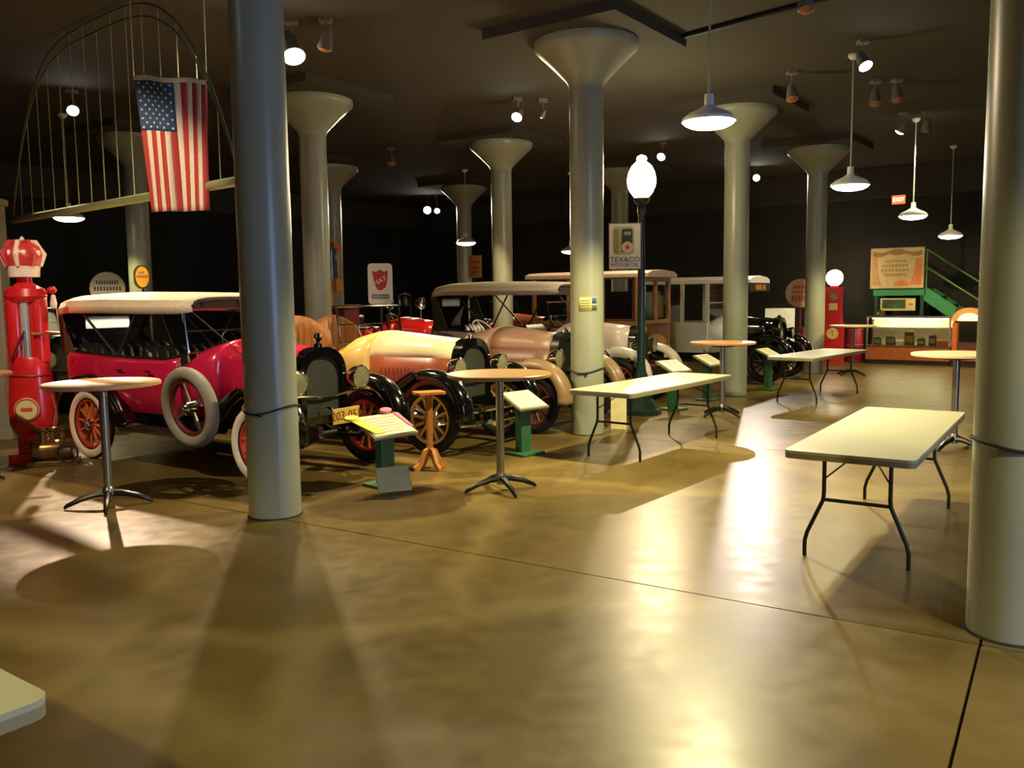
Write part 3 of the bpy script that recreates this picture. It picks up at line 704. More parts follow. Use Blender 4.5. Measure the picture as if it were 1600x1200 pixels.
# ------------------------------------------------------------------ placard stands
grn = mat('green_stand_paint', (46, 92, 58), .45)
paper = mat('cream_placard_paper', (244, 232, 190), .6, var=.03)
def placard(x, y, rz, label, tilt=26, w_=.50, d_=.36, h_=.62, body=grn, pm=paper, extra=False):
    t = thing('placard_stand', label, 'stand', (x, y, 0), rz, 'slanted placard stands before the cars')
    G().box((0, 0, .015), (.34, .30, .03)).obj('base', body, t, 0, bevel=.008)
    G().box((0, .02, h_ / 2), (.15, .10, h_)).obj('post', body, t, 0, bevel=.01)
    tr_ = G().box((0, 0, h_ + .03), (w_, d_, .025), rx=R(tilt)).obj('tray', mat('placard_board', (150, 140, 100), .6), t, 0)
    G().box((0, -.008, h_ + .03 + .016), (w_ - .04, d_ - .04, .004), rx=R(tilt)).obj('placard_sheet', pm, tr_, 0)
    g = G()
    for k in range(6):
        g.box((0, -.008 - cos(R(tilt)) * (.11 - k * .044) * -1, h_ + .05 - sin(R(tilt)) * (.11 - k * .044) * -1), (w_ - .14 - .05 * (k % 3), .010, .003), rx=R(tilt))
    g.obj('print_lines', mat('grey_print', (190, 180, 150), .7), tr_, 0)
    if extra:
        M_ = Matrix.Translation((0, 0, h_ + .05)) @ Matrix.Rotation(R(tilt), 4, 'X')
        def pt(u, v_, lift): return M_ @ Vector((u, v_, lift))
        for (cu, cv, ru, rv, m_, nm) in ((.13, .19, .065, .035, mat('pink_paper', (246, 130, 160), .6), 'pink_tab'), (-.30, .13, .075, .035, mat('yellow_paper', (240, 220, 90), .6), 'yellow_tab')):
            G().loft([[pt(cu + ru * cos(a), cv + rv * sin(a), l) for a in [2 * PI * k / 16 for k in range(16)]] for l in (.004, .03)]).obj(nm, m_, t, 30)
        G().loft([[pt(u, v_, l) for u, v_ in ((-.33, .12), (-.20, .12), (-.10, -.14), (-.21, -.14))] for l in (.006, .012)]).obj('yellow_sheet', mat('yellow_paper', (240, 220, 90), .6), t, 0)
        G().loft([[pt(u, v_, l) for u, v_ in ((.19, .16), (.245, .14), (.25, -.10), (.22, -.08))] for l in (.006, .012)]).obj('pink_sheet', mat('pink_paper', (246, 130, 160), .6), t, 0)
    return t
placard(-1.16, 7.88, R(46), 'green placard stand with yellow and pink papers before the crimson car', extra=True, h_=.52)
tag(G().box((0, 0, .115), (.30, .012, .23), rx=R(-28)).obj('leaning_card', mat('grey_green_card', (170, 164, 122), .6), None, 0, (-1.06, 7.60, .0), (0, 0, R(22))), 'blank grey-green card leaning at the foot of the nearest placard stand', 'card')
placard(.13, 9.40, R(44), 'green placard stand with plain cream sheet, right of the brown cocktail table', w_=.44, h_=.56)
placard(2.42, 12.95, R(42), 'placard stand with white sheet showing behind the middle folding table', w_=.48, pm=mat('white_sheet', (250, 246, 230), .6))
placard(3.20, 14.1, R(48), 'pale green placard stand left of the third column', w_=.46)
placard(4.62, 15.55, R(48), 'placard stand before the truck, at the far folding table', w_=.46)
tag(G().box((0, 0, .30), (.20, .02, .60)).box((0, .06, .30), (.05, .12, .60)).obj('small_card_stand', mat('cream_card', (232, 214, 160), .6), None, 0, (1.37, 11.12, 0), (0, 0, R(-15))), 'small cream card stand just behind the middle folding table', 'card')

# wooden pedestal
oak = mat('honey_oak', (188, 122, 54), .45, var=.15, scale=12)
t = thing('wooden_pedestal', 'honey-coloured wooden pedestal with splayed feet before the yellow wheel', 'stand', (-.83, 8.62, 0), R(20))
G().prism(rrect(.30, .22, .03), .76, .785).obj('pedestal_top', oak, t, 0)
G().box((0, 0, .45), (.055, .055, .62)).obj('post', oak, t, 0, bevel=.006)
fm = G().plate([(.02, .16), (.03, .22), (.07, .20), (.13, .08), (.19, .04), (.19, 0), (.14, 0), (.09, .06), (.04, .13)], -.02, .02).mesh('foot', oak, 0)
for k in range(4): ob('foot', fm, t, (0, 0, 0), (0, 0, k * PI / 2 + .3))

# ------------------------------------------------------------------ gas pumps
pr = mat('gas_pump_red', (212, 34, 34), .28, coat=.4, var=.06, scale=5)
t = thing('gas_pump', 'old red gas pump with a red and white crown globe', 'gas pump', (-5.20, 9.38, 0), R(10))
G().prism(rrect(.44, .40, .05), 0, .10).obj('base', pr, t, 30)
G().prism(rrect(.28, .26, .04), .09, .34).obj('pedestal', pr, t, 30)
G().lathe([(0, .22), (.10, .225), (.19, .30), (.238, .42), (.242, .56), (.225, .78), (.20, 1.0), (.185, 1.10), (.17, 1.13), (0, 1.14)], 36, sc=(1, .72)).obj('lower_body', pr, t)
torus(.205, .010, 36, 6, 'z', (0, 0, .93)).xf(Matrix.Scale(.74, 4, (0, 1, 0))).obj('body_band', mat('dark_red_trim', (110, 18, 20), .4), t)
em = G().lathe([(0, -.19), (.125, -.185), (.125, -.17), (0, -.165)], 30, (0, 0, .58), 'y').obj('emblem', mat('cream_enamel_sign', (236, 206, 130), .4), t)
g = torus(.112, .006, 30, 6, 'y', (0, -.192, .58)); g.box((0, -.192, .58), (.11, .006, .035))
g.obj('emblem_ring', mat('emblem_red', (196, 80, 52), .5), em)
for s in (-1, 1): G().lathe([(.0, 1.08), (.092, 1.08), (.092, 1.74), (.08, 1.80), (.04, 1.84), (0, 1.85)], 24, (s * .115, 0, 0)).obj('side_cylinder', pr, t)
G().lathe([(.045, 1.10), (.045, 1.72)], 16, (0, -.06, 0)).obj('sight_glass', mat('grey_sight_glass', (176, 172, 160), .15, coat=.4), t)
G().tube([(0, -.11, 1.05), (0, -.11, 1.42)], .012, 8).obj('gauge_rod', steel, t)
G().lathe([(0, 1.70), (.17, 1.72), (.215, 1.78), (.19, 1.86), (.11, 1.90), (.075, 1.93), (.075, 2.0), (0, 2.0)], 30, sc=(1, .72)).obj('shoulder', pr, t)
cr = mat('crown_white_glass', (240, 216, 190), .3); crr = mat('crown_red_glass', (205, 60, 52), .3)
c_ = G().lathe([(0, 1.985), (.15, 1.985), (.155, 2.06), (.165, 2.11), (0, 2.11)], 28).obj('crown_band', cr, t)
G().lathe([(0, 2.10), (.165, 2.10), (.195, 2.17), (.205, 2.22), (.18, 2.30), (.12, 2.345), (0, 2.36)], 28).obj('crown_dome', crr, t)
for k in range(8):
    a = 2 * PI * k / 8
    G().tube([(.17 * cos(a), .17 * sin(a), 2.10), (.21 * cos(a), .21 * sin(a), 2.22), (.13 * cos(a), .13 * sin(a), 2.355), (.02 * cos(a), .02 * sin(a), 2.365)], [.02, .028, .026, .015], 8).obj('crown_rib', crr if k % 2 else cr, t)
    b = a + PI / 8
    G().lathe([(0, -.02), (.035, -.01), (.03, .015), (0, .025)], 12, (0, 0, 0)).xf(Matrix.Translation((.185 * cos(b), .185 * sin(b), 2.235)) @ Matrix.Rotation(PI / 2, 4, 'Y')).obj('crown_jewel', cr, t)
G().lathe([(0, 2.35), (.03, 2.37), (.02, 2.40), (0, 2.42)], 12).obj('crown_orb', cr, t)
G().tube([(.17, 0, 1.80), (.26, -.02, 1.84)], .015, 8).lathe([(0, 1.80), (.04, 1.82), (.05, 1.845), (.04, 1.87), (0, 1.885)], 16, (.27, -.02, 0)).obj('outlet_knob', pr, t)
G().lathe([(0, 1.63), (.03, 1.65), (.035, 1.70), (.02, 1.79), (0, 1.80)], 16, (.28, -.02, 0)).obj('outlet_glass', cr, t)
G().tube([(.08, -.13, 1.38), (.20, -.13, 1.38), (.22, -.13, 1.40), (.36, -.14, 1.385)], .014, 8).obj('crank_handle', mat('worn_brass', (170, 134, 80), .4, .6), t)
G().tube([(0, -.12, 1.40), (-.10, -.14, 1.18), (-.14, -.12, 1.10)], .010, 6).obj('pump_lever', mat('dark_iron', (50, 36, 30), .5), t)
G().tube([(.215, -.04, .72), (.25, -.06, .55), (.22, -.08, .35), (.10, -.16, .22), (-.05, -.17, .22), (-.2, -.08, .4), (-.24, -.05, .8), (-.2, -.02, 1.2)], .012, 8).obj('hose', mat('tan_hose', (150, 90, 54), .6), t)
# brass machine at the foot of the pump
br = mat('tarnished_brass', (128, 98, 50), .28, .7, var=.25, scale=20)
t = thing('hand_pump', 'small tarnished brass machine on the floor beside the crown-topped pump', 'machine', (-4.86, 9.10, 0), R(15))
G().box((0, 0, .03), (.48, .26, .06)).obj('base', br, t, 0, bevel=.01)
G().lathe([(0, -.20), (.09, -.20), (.11, -.18), (.11, .16), (.08, .20), (0, .20)], 24, (0, 0, .16), 'x').obj('barrel', br, t)
for x in (-.09, .0, .09): G().lathe([(.03, .2), (.03, .36), (.045, .37), (.045, .40), (0, .41)], 14, (x, 0, 0)).obj('valve', br, t)
G().tube([(-.12, .05, .3), (-.20, .05, .42), (-.24, .05, .44)], .015, 8).obj('handle', br, t)
torus(.10, .012, 24, 6, 'y', (.16, -.13, .14)).obj('flywheel', mat('dark_iron', (50, 36, 30), .5), t)

# globe-topped red pump
t = thing('gas_pump', 'red box gas pump with a glowing white globe near the showcase', 'gas pump', (8.02, 21.7, 0), AX + R(10))
G().prism(rrect(.56, .46, .03), 0, .12).obj('base', pr, t, 30)
G().prism(rrect(.50, .40, .03), .12, .98).obj('lower_cabinet', pr, t, 30)
G().prism(rrect(.42, .34, .03), .98, 1.78).obj('upper_cabinet', pr, t, 30)
G().prism(rrect(.46, .38, .05), 1.78, 1.86).obj('cap', pr, t, 30)
G().lathe([(0, -.185), (.09, -.18), (.09, -.165), (0, -.16)], 24, (0, 0, 1.62), 'y').obj('dial', mat('grey_dial', (140, 128, 112), .4), t)
G().box((0, -.175, 1.38), (.20, .02, .17)).obj('price_plate', mat('cream_plate', (236, 200, 130), .5), t, 0)
e_ = G().lathe([(0, -.215), (.14, -.21), (.14, -.195), (0, -.19)], 28, (0, 0, .72), 'y').obj('emblem', mat('cream_enamel_sign', (236, 206, 130), .4), t)
text('emblem_letter', 'T', .18, mat('emblem_red', (196, 80, 52), .5), e_, (0, -.219, .72))
G().lathe([(0, 1.85), (.09, 1.86), (.09, 1.90), (0, 1.91)], 20).obj('globe_collar', pr, t)
G().lathe([(0, 1.90)] + [(.20 * sin(a), 2.09 - .20 * cos(a)) for a in [R(12 * k) for k in range(2, 15)]] + [(0, 2.29)], 28).obj('globe', mat('glowing_pump_globe', (255, 240, 200), .4, emit=22, var=.01), t)

# amber topped visible pump far back
amb = mat('amber_metal', (206, 132, 48), .4, var=.06)
t = thing('visible_gas_pump', 'tall amber-headed visible gas pump on red base, behind the roadster seats', 'gas pump', (-3.02, 15.1, 0), R(-20))
G().box((0, 0, .78), (.62, .5, 1.56)).obj('base_cabinet', mat('dull_red_cabinet', (140, 36, 42), .45), t, 0, bevel=.02)
G().box((0, 0, 1.58), (.70, .56, .06)).obj('base_lid', mat('worn_rose_lid', (180, 92, 72), .5), t, 0, bevel=.01)
G().lathe([(.03, 1.6), (.03, 1.86)], 14, (-.08, 0, 0)).obj('stem', amb, t)
G().box((-.08, 0, 1.95), (.32, .22, .22)).obj('valve_box', amb, t, 0, bevel=.01)
G().lathe([(0, -.13), (.05, -.125), (.05, -.10), (0, -.1)], 16, (-.05, 0, 1.95), 'y').obj('valve_wheel', mat('worn_brass', (170, 134, 80), .4, .6), t)
for x in (-.22, .06): G().tube([(x, 0, 2.04), (x, 0, 2.62)], .012, 8).obj('guide_rod', amb, t)
G().lathe([(.10, 2.06), (.10, 2.58)], 20, (-.08, 0, 0)).obj('glass_cylinder', mat('smoky_glass', (60, 66, 60), .08, coat=.5), t)
G().box((-.08, 0, 2.62), (.32, .24, .11)).obj('head_cap', mat('amber_cap', (176, 88, 34), .4), t, 0, bevel=.02)

# ------------------------------------------------------------------ signs
signw = mat('white_enamel_sign', (232, 220, 190), .35, var=.04)
ink = mat('dark_sign_ink', (46, 48, 34), .5); redi = mat('red_sign_ink', (196, 46, 44), .5)
# oil company sign on the lamp post
t = thing('motor_oil_sign', 'cream motor oil sign with oil can picture, hung on the lamp post', 'sign', (1.63, 12.52, 2.41), R(-4))
G().plate(rrect(.46, .66, .015, 2), -.012, .012).obj('panel', signw, t, 0)
g = G()
for x, z, w_, h_ in ((0, .325, .46, .012), (0, -.325, .46, .012), (-.225, 0, .012, .66), (.225, 0, .012, .66)): g.box((x, 0, z), (w_, .03, h_))
g.obj('sign_edge', mat('rust_edge', (120, 70, 44), .6), t, 0)
G().plate(rrect(.30, .40, .06, 4, -.02, .08), -.016, -.010).obj('picture_ground', mat('pale_green_ground', (176, 176, 110), .5), t, 0)
G().plate(rrect(.07, .34, .01, 2, -.12, .07), -.020, -.012).obj('can_side', mat('olive_yellow_ink', (150, 140, 40), .5), t, 0)
G().plate(rrect(.15, .33, .02, 2, .03, .08), -.021, -.012).obj('can_front', mat('dark_green_ink', (40, 62, 40), .5), t, 0)
G().plate(rrect(.10, .05, .005, 1, .035, .18), -.024, -.018).obj('can_label', mat('pale_label', (150, 160, 140), .5), t, 0)
G().plate([(.035 + .08 * cos(2 * PI * k / 24), -.015 + .08 * sin(2 * PI * k / 24)) for k in range(24)], -.025, -.018).obj('roundel', mat('peach_roundel', (232, 190, 150), .5), t, 0)
st = [((.05 if k % 2 == 0 else .02) * sin(PI * k / 5) + .035, (.05 if k % 2 == 0 else .02) * cos(PI * k / 5) - .015) for k in range(10)]
G().plate(st, -.029, -.022).obj('roundel_star', mat('star_red', (186, 74, 50), .5), t, 0)
text('brand_lettering', 'TEXACO', .105, ink, t, (0, -.016, -.19)); text('oil_lettering', 'MOTOR OIL', .072, ink, t, (0, -.016, -.265))

def pole_sign(name, label, x, y, rz, zc, w_, h_, r_, pm=signw, polem=None, foot=True):
    t = thing(name, label, 'sign', (x, y, 0), rz)
    G().plate([(a, b + zc) for a, b in rrect(w_, h_, r_, 6)], -.02, .02).obj('panel', pm, t, 30)
    g = G().tube([(0, .035, 0), (0, .035, zc + .1)], .02, 8)
    if foot: g.lathe([(0, 0), (.2, 0), (.2, .03), (.05, .06), (0, .06)], 20, (0, .035, 0))
    g.obj('post', polem or mat('dark_sign_post', (40, 36, 32), .5), t)
    return t
t = pole_sign('gasoline_sign', 'white rounded sign with a red hat emblem, behind the roadster', -2.16, 14.5, R(6), 1.955, .40, .67, .06)
hat = [(-.13, .17), (-.06, .15), (0, .19), (.07, .15), (.13, .18), (.12, .0), (.09, -.10), (.03, -.15), (-.04, -.15), (-.09, -.06)]
G().plate([(a, b + 2.0) for a, b in hat], -.024, -.018).obj('emblem', redi, t, 0)
q = text('emblem_lettering', 'HAT', .12, signw, t, (0, -.027, 2.0)); q.rotation_euler = (PI / 2, R(-24), 0)
G().plate([(a, b + 1.745) for a, b in rrect(.29, .075, .02, 3)], -.024, -.018).obj('name_band', mat('grey_band', (120, 110, 104), .6), t, 0)
text('name_lettering', 'GASOLINE', .055, signw, t, (0, -.026, 1.745))
t = pole_sign('oil_disc_sign', 'round white sign with two faint lines of lettering at the left', -8.10, 17.6, R(18), 1.98, .66, .66, .33)
pk = mat('plum_ink', (112, 70, 84), .6)
for k, (z, w_) in enumerate(((2.10, .42), (1.975, .52))):
    g = G()
    n = 9
    for i in range(n): g.box((-w_ / 2 + w_ * (i + .5) / n, -.023, z), (w_ / n * .55, .006, .075))
    g.obj('faded_lettering', pk, t, 0)
G().plate([(-.08, 1.85), (.12, 1.88), (.24, 1.87), (.22, 1.84), (.0, 1.81), (-.07, 1.80)], -.026, -.018).obj('green_motif', mat('dark_green_ink', (40, 62, 40), .5), t, 0)
t = pole_sign('oil_oval_sign', 'yellow oval sign with dark rim right of a far column', -6.78, 16.15, R(18), 2.16, .30, .44, .148, mat('dark_oval_rim', (44, 40, 20), .5))
G().plate([(.115 * cos(2 * PI * k / 28), 2.16 + .19 * sin(2 * PI * k / 28)) for k in range(28)], -.026, -.018).obj('yellow_face', mat('amber_face', (214, 146, 36), .4), t, 0)
G().box((0, -.028, 2.17), (.20, .006, .05)).box((-.02, -.028, 2.24), (.10, .006, .04)).obj('face_lettering', mat('brown_ink', (150, 92, 70), .6), t, 0)
t = pole_sign('tall_yellow_sign', 'narrow yellow sign behind the brown touring car top, left of a column', -.80, 19.7, R(5), 2.40, .30, .50, .01, mat('ochre_board', (196, 142, 40), .5))
G().box((0, -.024, 2.5), (.2, .006, .05)).box((0, -.024, 2.38), (.2, .006, .05)).box((0, -.024, 2.27), (.16, .006, .05)).obj('board_lettering', mat('brown_ink', (150, 92, 70), .6), t, 0)
redp = mat('red_sign_stand', (168, 40, 34), .4)
t = pole_sign('soda_disc_sign', 'round peach sign with red lettering on a red stand beside the fourth column', 6.47, 19.55, R(-14), 1.72, .64, .64, .32, mat('peach_disc', (228, 180, 140), .45), redp, False)
for z, w_, h_ in ((1.86, .34, .07), (1.75, .40, .05), (1.61, .40, .12)):
    g = G()
    for i in range(6): g.box((-w_ / 2 + w_ * (i + .5) / 6, -.024, z), (w_ / 6 * .6, .006, h_))
    g.obj('faded_lettering', mat('faded_red_ink', (206, 92, 76), .6), t, 0)
G().box((-.25, .035, .95), (.7, .04, .03)).box((-.58, .035, .48), (.03, .04, .96)).box((.08, .035, .48), (.03, .04, .96)).box((-.25, .035, .03), (.7, .3, .05)).obj('stand_frame', redp, t, 0)
# white board behind the truck hood
t = thing('white_board', 'blank white panel board behind the black truck hood', 'board', (5.85, 19.0, 0), R(-12))
G().plate(rrect(.62, .84, .01, 1, 0, .98), -.015, .015).obj('panel', mat('bright_white_board', (248, 244, 230), .5), t, 0)
for x in (-.25, .25): G().box((x, .0, .3), (.04, .04, .6)).box((x, 0, .02), (.05, .4, .04)).obj('board_leg', mat('bright_white_board', (248, 244, 230), .5), t, 0)
# truck name on its header board (on the cargo body)
hb_ = [o for o in bpy.data.objects if o.name == 'header_board'][0]
text('truck_lettering', 'NABEL IN', .15, mat('gold_leaf', (224, 160, 44), .4), hb_, (2.372, 0, 1.84), (PI / 2, 0, PI / 2))
# notice on the middle column
cm = col_mid.location
d = Vector((0, 0, 0)) - cm; an = math.atan2(d.y, d.x) + .12
t = thing('column_notice', 'yellow paper notice with blue corner stuck on the middle column', 'notice', (cm.x, cm.y, 1.60), an)
def curved(a0, a1, z0, z1, r_): return G().loft([[(r_ * cos(a0 + (a1 - a0) * k / 8), r_ * sin(a0 + (a1 - a0) * k / 8), z) for z in (z0, z1)] for k in range(9)], False, False)
curved(-.60, .50, -.07, .10, .209).obj('notice_sheet', mat('pale_yellow_notice', (206, 192, 120), .6), t, 40, solid=.002)
curved(.16, .46, .02, .09, .2115).obj('blue_block', mat('blue_print', (50, 80, 130), .6), t, 40, solid=.002)
curved(.16, .46, -.06, .00, .2115).obj('dark_block', mat('dark_print', (70, 80, 70), .6), t, 40, solid=.002)
for z in (.05, .02, -.01, -.04): curved(-.5, .05, z, z + .012, .2115).obj('print_line', mat('grey_green_print', (130, 130, 90), .6), t, 40, solid=.001)
# cords around columns
cordm = mat('black_cord', (24, 22, 20), .7)
def cord(loc, z, label, tilt=.06, ph=0):
    pts = [(.218 * cos(a), .218 * sin(a), z + tilt * cos(a * 2 + ph)) for a in [2 * PI * k / 40 for k in range(40)]]
    t = thing('tied_rope', label, 'cord', (loc[0], loc[1], 0), 0)
    G().tube(pts, .008, 6, True).obj('loop', cordm, t)
    G().lathe([(0, -.02), (.018, -.01), (.018, .01), (0, .02)], 10, (-.03, -.222, z - tilt)).obj('knot', cordm, t)
cord(C1, .86, 'thin black cord tied around the near column before the crimson car', .03, .9)
cord(cm, .80, 'thin black cord tied around the middle column', .03, .9)
cord(col_right.location, .97, 'black cord tied around the large right-hand column', .018, .4)

# ------------------------------------------------------------------ flag and arch
t = thing('flag', 'American flag hanging vertically from the ceiling above the crimson car', 'flag', (-3.20, 8.50, 0), R(-4))
ZT, ZB, FWd = 3.85, 2.57, .72
def fp_(u, v_, off=0):   # u 0..1 left-right, v 0..1 down
    x = (-.5 + u) * FWd * (1 - .10 * v_) + .05 * v_ * (1 - u) - .0
    y = .03 * sin(u * 11 + v_ * 1.5) + .012 * sin(u * 23 + 2) * v_ - off
    z = ZT - (ZT - ZB) * v_ - .06 * u * (1 - v_) + .014 * sin(u * 11) * (1 - v_)
    return (x, y, z)
fr_ = mat('flag_red', (176, 52, 48), .8, bump=.1, scale=60); fwm = mat('flag_white', (226, 206, 170), .8, bump=.1, scale=60); fb = mat('flag_blue', (48, 74, 104), .8, bump=.1, scale=60)
def patch(u0, u1, v0, v1, nu, nv, off=0):
    return G().loft([[fp_(u0 + (u1 - u0) * i / nu, v0 + (v1 - v0) * j / nv, off) for i in range(nu + 1)] for j in range(nv + 1)], False, False)
for k in range(13):
    patch(k / 13, (k + 1) / 13, .40 if k < 7 else .03, 1, 3, 16).obj('stripe', fr_ if k % 2 == 0 else fwm, t, 80, solid=.003)
patch(0, 7 / 13, .03, .40, 14, 10).obj('canton', fb, t, 80, solid=.003)
patch(-.01, 1.01, 0, .035, 30, 1).obj('header_tape', fwm, t, 80, solid=.006)
g = G()
for i in range(9):
    for j in range(11):
        if (i + j) % 2 == 0:
            cu_, cv_ = (i + .8) / 9.6 * 7 / 13, .03 + .37 * (j + .8) / 11.6
            for off in (.005, -.005):
                g.add([fp_(cu_ + (.022 if k % 2 == 0 else .009) * sin(PI * k / 5), cv_ - (.0125 if k % 2 == 0 else .005) * cos(PI * k / 5), off) for k in range(10)], [tuple(range(10))])
so_ = g.obj('stars', mat('star_white', (226, 218, 200), .8), t, 0); so_['kind'] = 'stuff'
G().tube([fp_(0, 0), (fp_(0, 0)[0], 0, H)], .004, 6).obj('hanging_cord', fwm, t); G().tube([fp_(1, 0), (fp_(1, 0)[0], 0, H)], .004, 6).obj('hanging_cord', fwm, t)
# bowstring arch
A = Vector((-2.46, 8.12, 2.80)); B = Vector((-6.60, 11.72, 2.81))
am = mat('pale_green_pipe', (140, 144, 96), .45)
t = thing('arch_frame', 'suspended pale green bow-shaped pipe arch with thin vertical rods', 'frame', (A.x, A.y, 0))
d_ = B - A; L_ = d_.length
def arcp(f, off=0):
    return Vector((d_.x * f, d_.y * f, 2.80 + (2.0 + off) * (1 - abs(2 * f - 1) ** 3.6)))
G().tube([(0, 0, 2.80), (d_.x, d_.y, 2.80)], .045, 10).obj('bottom_chord', am, t)
for off in (0, -.13): G().tube([arcp(k / 30, off) for k in range(31)], .012, 8).obj('arch_pipe', mat('dull_green_pipe', (84, 92, 66), .5), t)
rodm = G()
for k in range(1, 16):
    p = arcp(k / 16); G().tube([(p.x, p.y, 2.80), tuple(p)], .0055, 6).obj('hanger_rod', am, t)
for f in (.35, .65): G().tube([tuple(arcp(f)), (arcp(f).x, arcp(f).y, H)], .006, 6).obj('suspension_wire', am, t)
# conduit on the ceiling
tag(G().tube([(1.45, 11.6, 4.82), (3.6, 9.35, 4.82), (6.4, 6.4, 4.82)], .035, 8).obj('ceiling_conduit', mat('black_conduit', (18, 17, 16), .6)), 'long dark conduit running across the ceiling behind the biggest pendant lamp', 'conduit')

# ------------------------------------------------------------------ back right corner: showcase, stair, signs
gsp = mat('stair_green', (56, 138, 84), .5, var=.06); gsr = mat('stair_rail_green', (74, 124, 64), .45)
brd = mat('orange_brown_wood', (172, 92, 40), .45, var=.15, scale=10)
t = thing('showcase', 'lit glass showcase on an orange-brown wooden base', 'showcase', S(1.10, 18.05), AX)
LW, DP = 1.86, .60
G().box((0, 0, .05), (LW - .06, DP - .06, .10)).obj('plinth', mat('dark_plinth', (34, 24, 18), .6), t, 0)
G().box((0, 0, .26), (LW, DP, .32)).obj('base_panel', brd, t, 0, bevel=.01)
G().box((0, 0, .43), (LW + .02, DP + .02, .03)).obj('base_ledge', mat('dark_wood_ledge', (84, 50, 28), .5), t, 0)
for x in (-LW / 2 + .02, LW / 2 - .02):
    for y in (-DP / 2 + .02, DP / 2 - .02): G().box((x, y, .77), (.035, .035, .66)).obj('corner_post', mat('nickel_post', (170, 164, 140), .3, .7), t, 0)
G().box((0, 0, 1.12), (LW + .02, DP + .02, .04)).obj('case_top', mat('nickel_post', (170, 164, 140), .3, .7), t, 0)
G().box((0, DP / 2 - .02, .77), (LW - .08, .015, .66)).obj('case_back', mat('pale_case_back', (236, 230, 196), .7), t, 0)
G().box((0, -DP / 2 + .01, .77), (LW - .07, .008, .65)).obj('front_pane', GLASS(), t, 0)
G().box((0, -.05, 1.085), (LW - .2, .16, .02)).obj('case_light', mat('case_light_tube', (255, 240, 190), .4, emit=16, var=.01), t, 0)
G().box((0, .12, .90), (LW - .12, .20, .012)).obj('glass_shelf', mat('pale_shelf', (196, 196, 170), .3), t, 0)
items = [(-.70, .17, .22, (92, 96, 44), 'olive oil can'), (-.40, .22, .24, (70, 84, 70), 'grey-green tin'), (-.20, .09, .12, (220, 210, 180), 'small white box'), (.02, .22, .36, (96, 82, 36), 'tall brown tin'), (.28, .17, .20, (64, 78, 40), 'green oil can'), (.52, .16, .28, (70, 64, 66), 'slate-grey tin'), (.74, .16, .14, (190, 96, 52), 'low orange box')]
for k, (x, w_, h_, c_, nm) in enumerate(items):
    q = thing('display_tin', nm + ' on the showcase floor', 'tin', S(1.10, 18.05, .445) + e1 * x + e2 * (-.10), AX, 'tins inside the showcase')
    mm = mat('tin_paint_%d' % k, c_, .4)
    if h_ > .18:
        G().prism(rrect(w_, .13, .025, 3), 0, h_ - .03).obj('tin_body', mm, q, 30); G().lathe([(.03, h_ - .03), (.03, h_), (0, h_)], 12, (w_ * .2, 0, 0)).obj('tin_cap', mat('dull_cap', (150, 140, 110), .4), q)
        G().box((0, -.066, h_ * .45), (w_ * .7, .004, h_ * .4)).obj('tin_label', mat('tin_label_%d' % (k % 2), (170, 120, 60) if k % 2 else (150, 150, 110), .5), q, 0)
    else:
        G().prism(rrect(w_ * 1.6, .14, .01, 1), 0, h_ - .03).obj('box_body', mm, q, 0); G().prism(rrect(w_ * 1.6 + .012, .152, .01, 1), h_ - .04, h_).obj('box_lid', mat('box_lid_%d' % k, tuple(min(255, v + 25) for v in c_), .5), q, 0)
tag(G().lathe([(0, 0), (.09, 0), (.10, .05), (.06, .11), (.03, .13), (0, .14)], 18).lathe([(.02, .13), (.05, .15), (0, .16)], 12).obj('brass_bell', br, None, 40, S(.42, 18.05, 1.142)), 'small brass ornament standing on the left end of the showcase', 'ornament')
# red barrel
t = thing('barrel', 'dark red barrel with a pale band left of the showcase', 'barrel', S(-.22, 18.25))
G().lathe([(0, 0), (.19, 0), (.20, .02), (.205, .4), (.20, .82), (.19, .84), (.17, .835), (0, .83)], 28).obj('drum', mat('barrel_red', (150, 30, 46), .4), t)
for z in (.03, .42, .80): torus(.204, .012, 28, 6, 'z', (0, 0, z)).obj('hoop', mat('pale_hoop', (190, 120, 90), .45) if z == .42 else mat('barrel_red', (150, 30, 46), .4), t)
# stair
t = thing('staircase', 'green steel stair with landing and railings behind the showcase', 'staircase', S(0.95, 18.85), AX)
G().box((-.19, 0, 1.72), (1.20, .9, .17)).obj('landing', gsp, t, 0)
SL = math.atan2(1.15, 1.75)
for y in (-.42, .42):
    G().plate([(.36, 1.80), (.46, 1.80), (2.29, .47), (2.29, .12), (.36, 1.52)], -.03, .03).obj('stringer', gsp, t, 0, (0, y, 0))
for k in range(6): G().box((.60 + k * .27, 0, 1.60 - k * .20), (.26, .82, .035)).obj('tread', mat('tread_green', (44, 96, 62), .6), t, 0)
for y in (-.42,):
    for dz in (.50, .92): G().tube([(-.75, y, 1.80 + dz), (.40, y, 1.80 + dz), (2.24, y, .52 + dz)], .022, 8).obj('hand_rail', gsr, t)
    for x, z in ((-.75, 1.8), (.40, 1.8), (2.24, .5)): G().tube([(x, y, z), (x, y, z + .92)], .022, 8).obj('rail_post', gsr, t)
for x in (-.72, .32):
    for y in (-.4, .4): G().box((x, y, .82), (.08, .08, 1.64)).obj('landing_post', mat('dark_stair_post', (28, 60, 42), .6), t, 0)
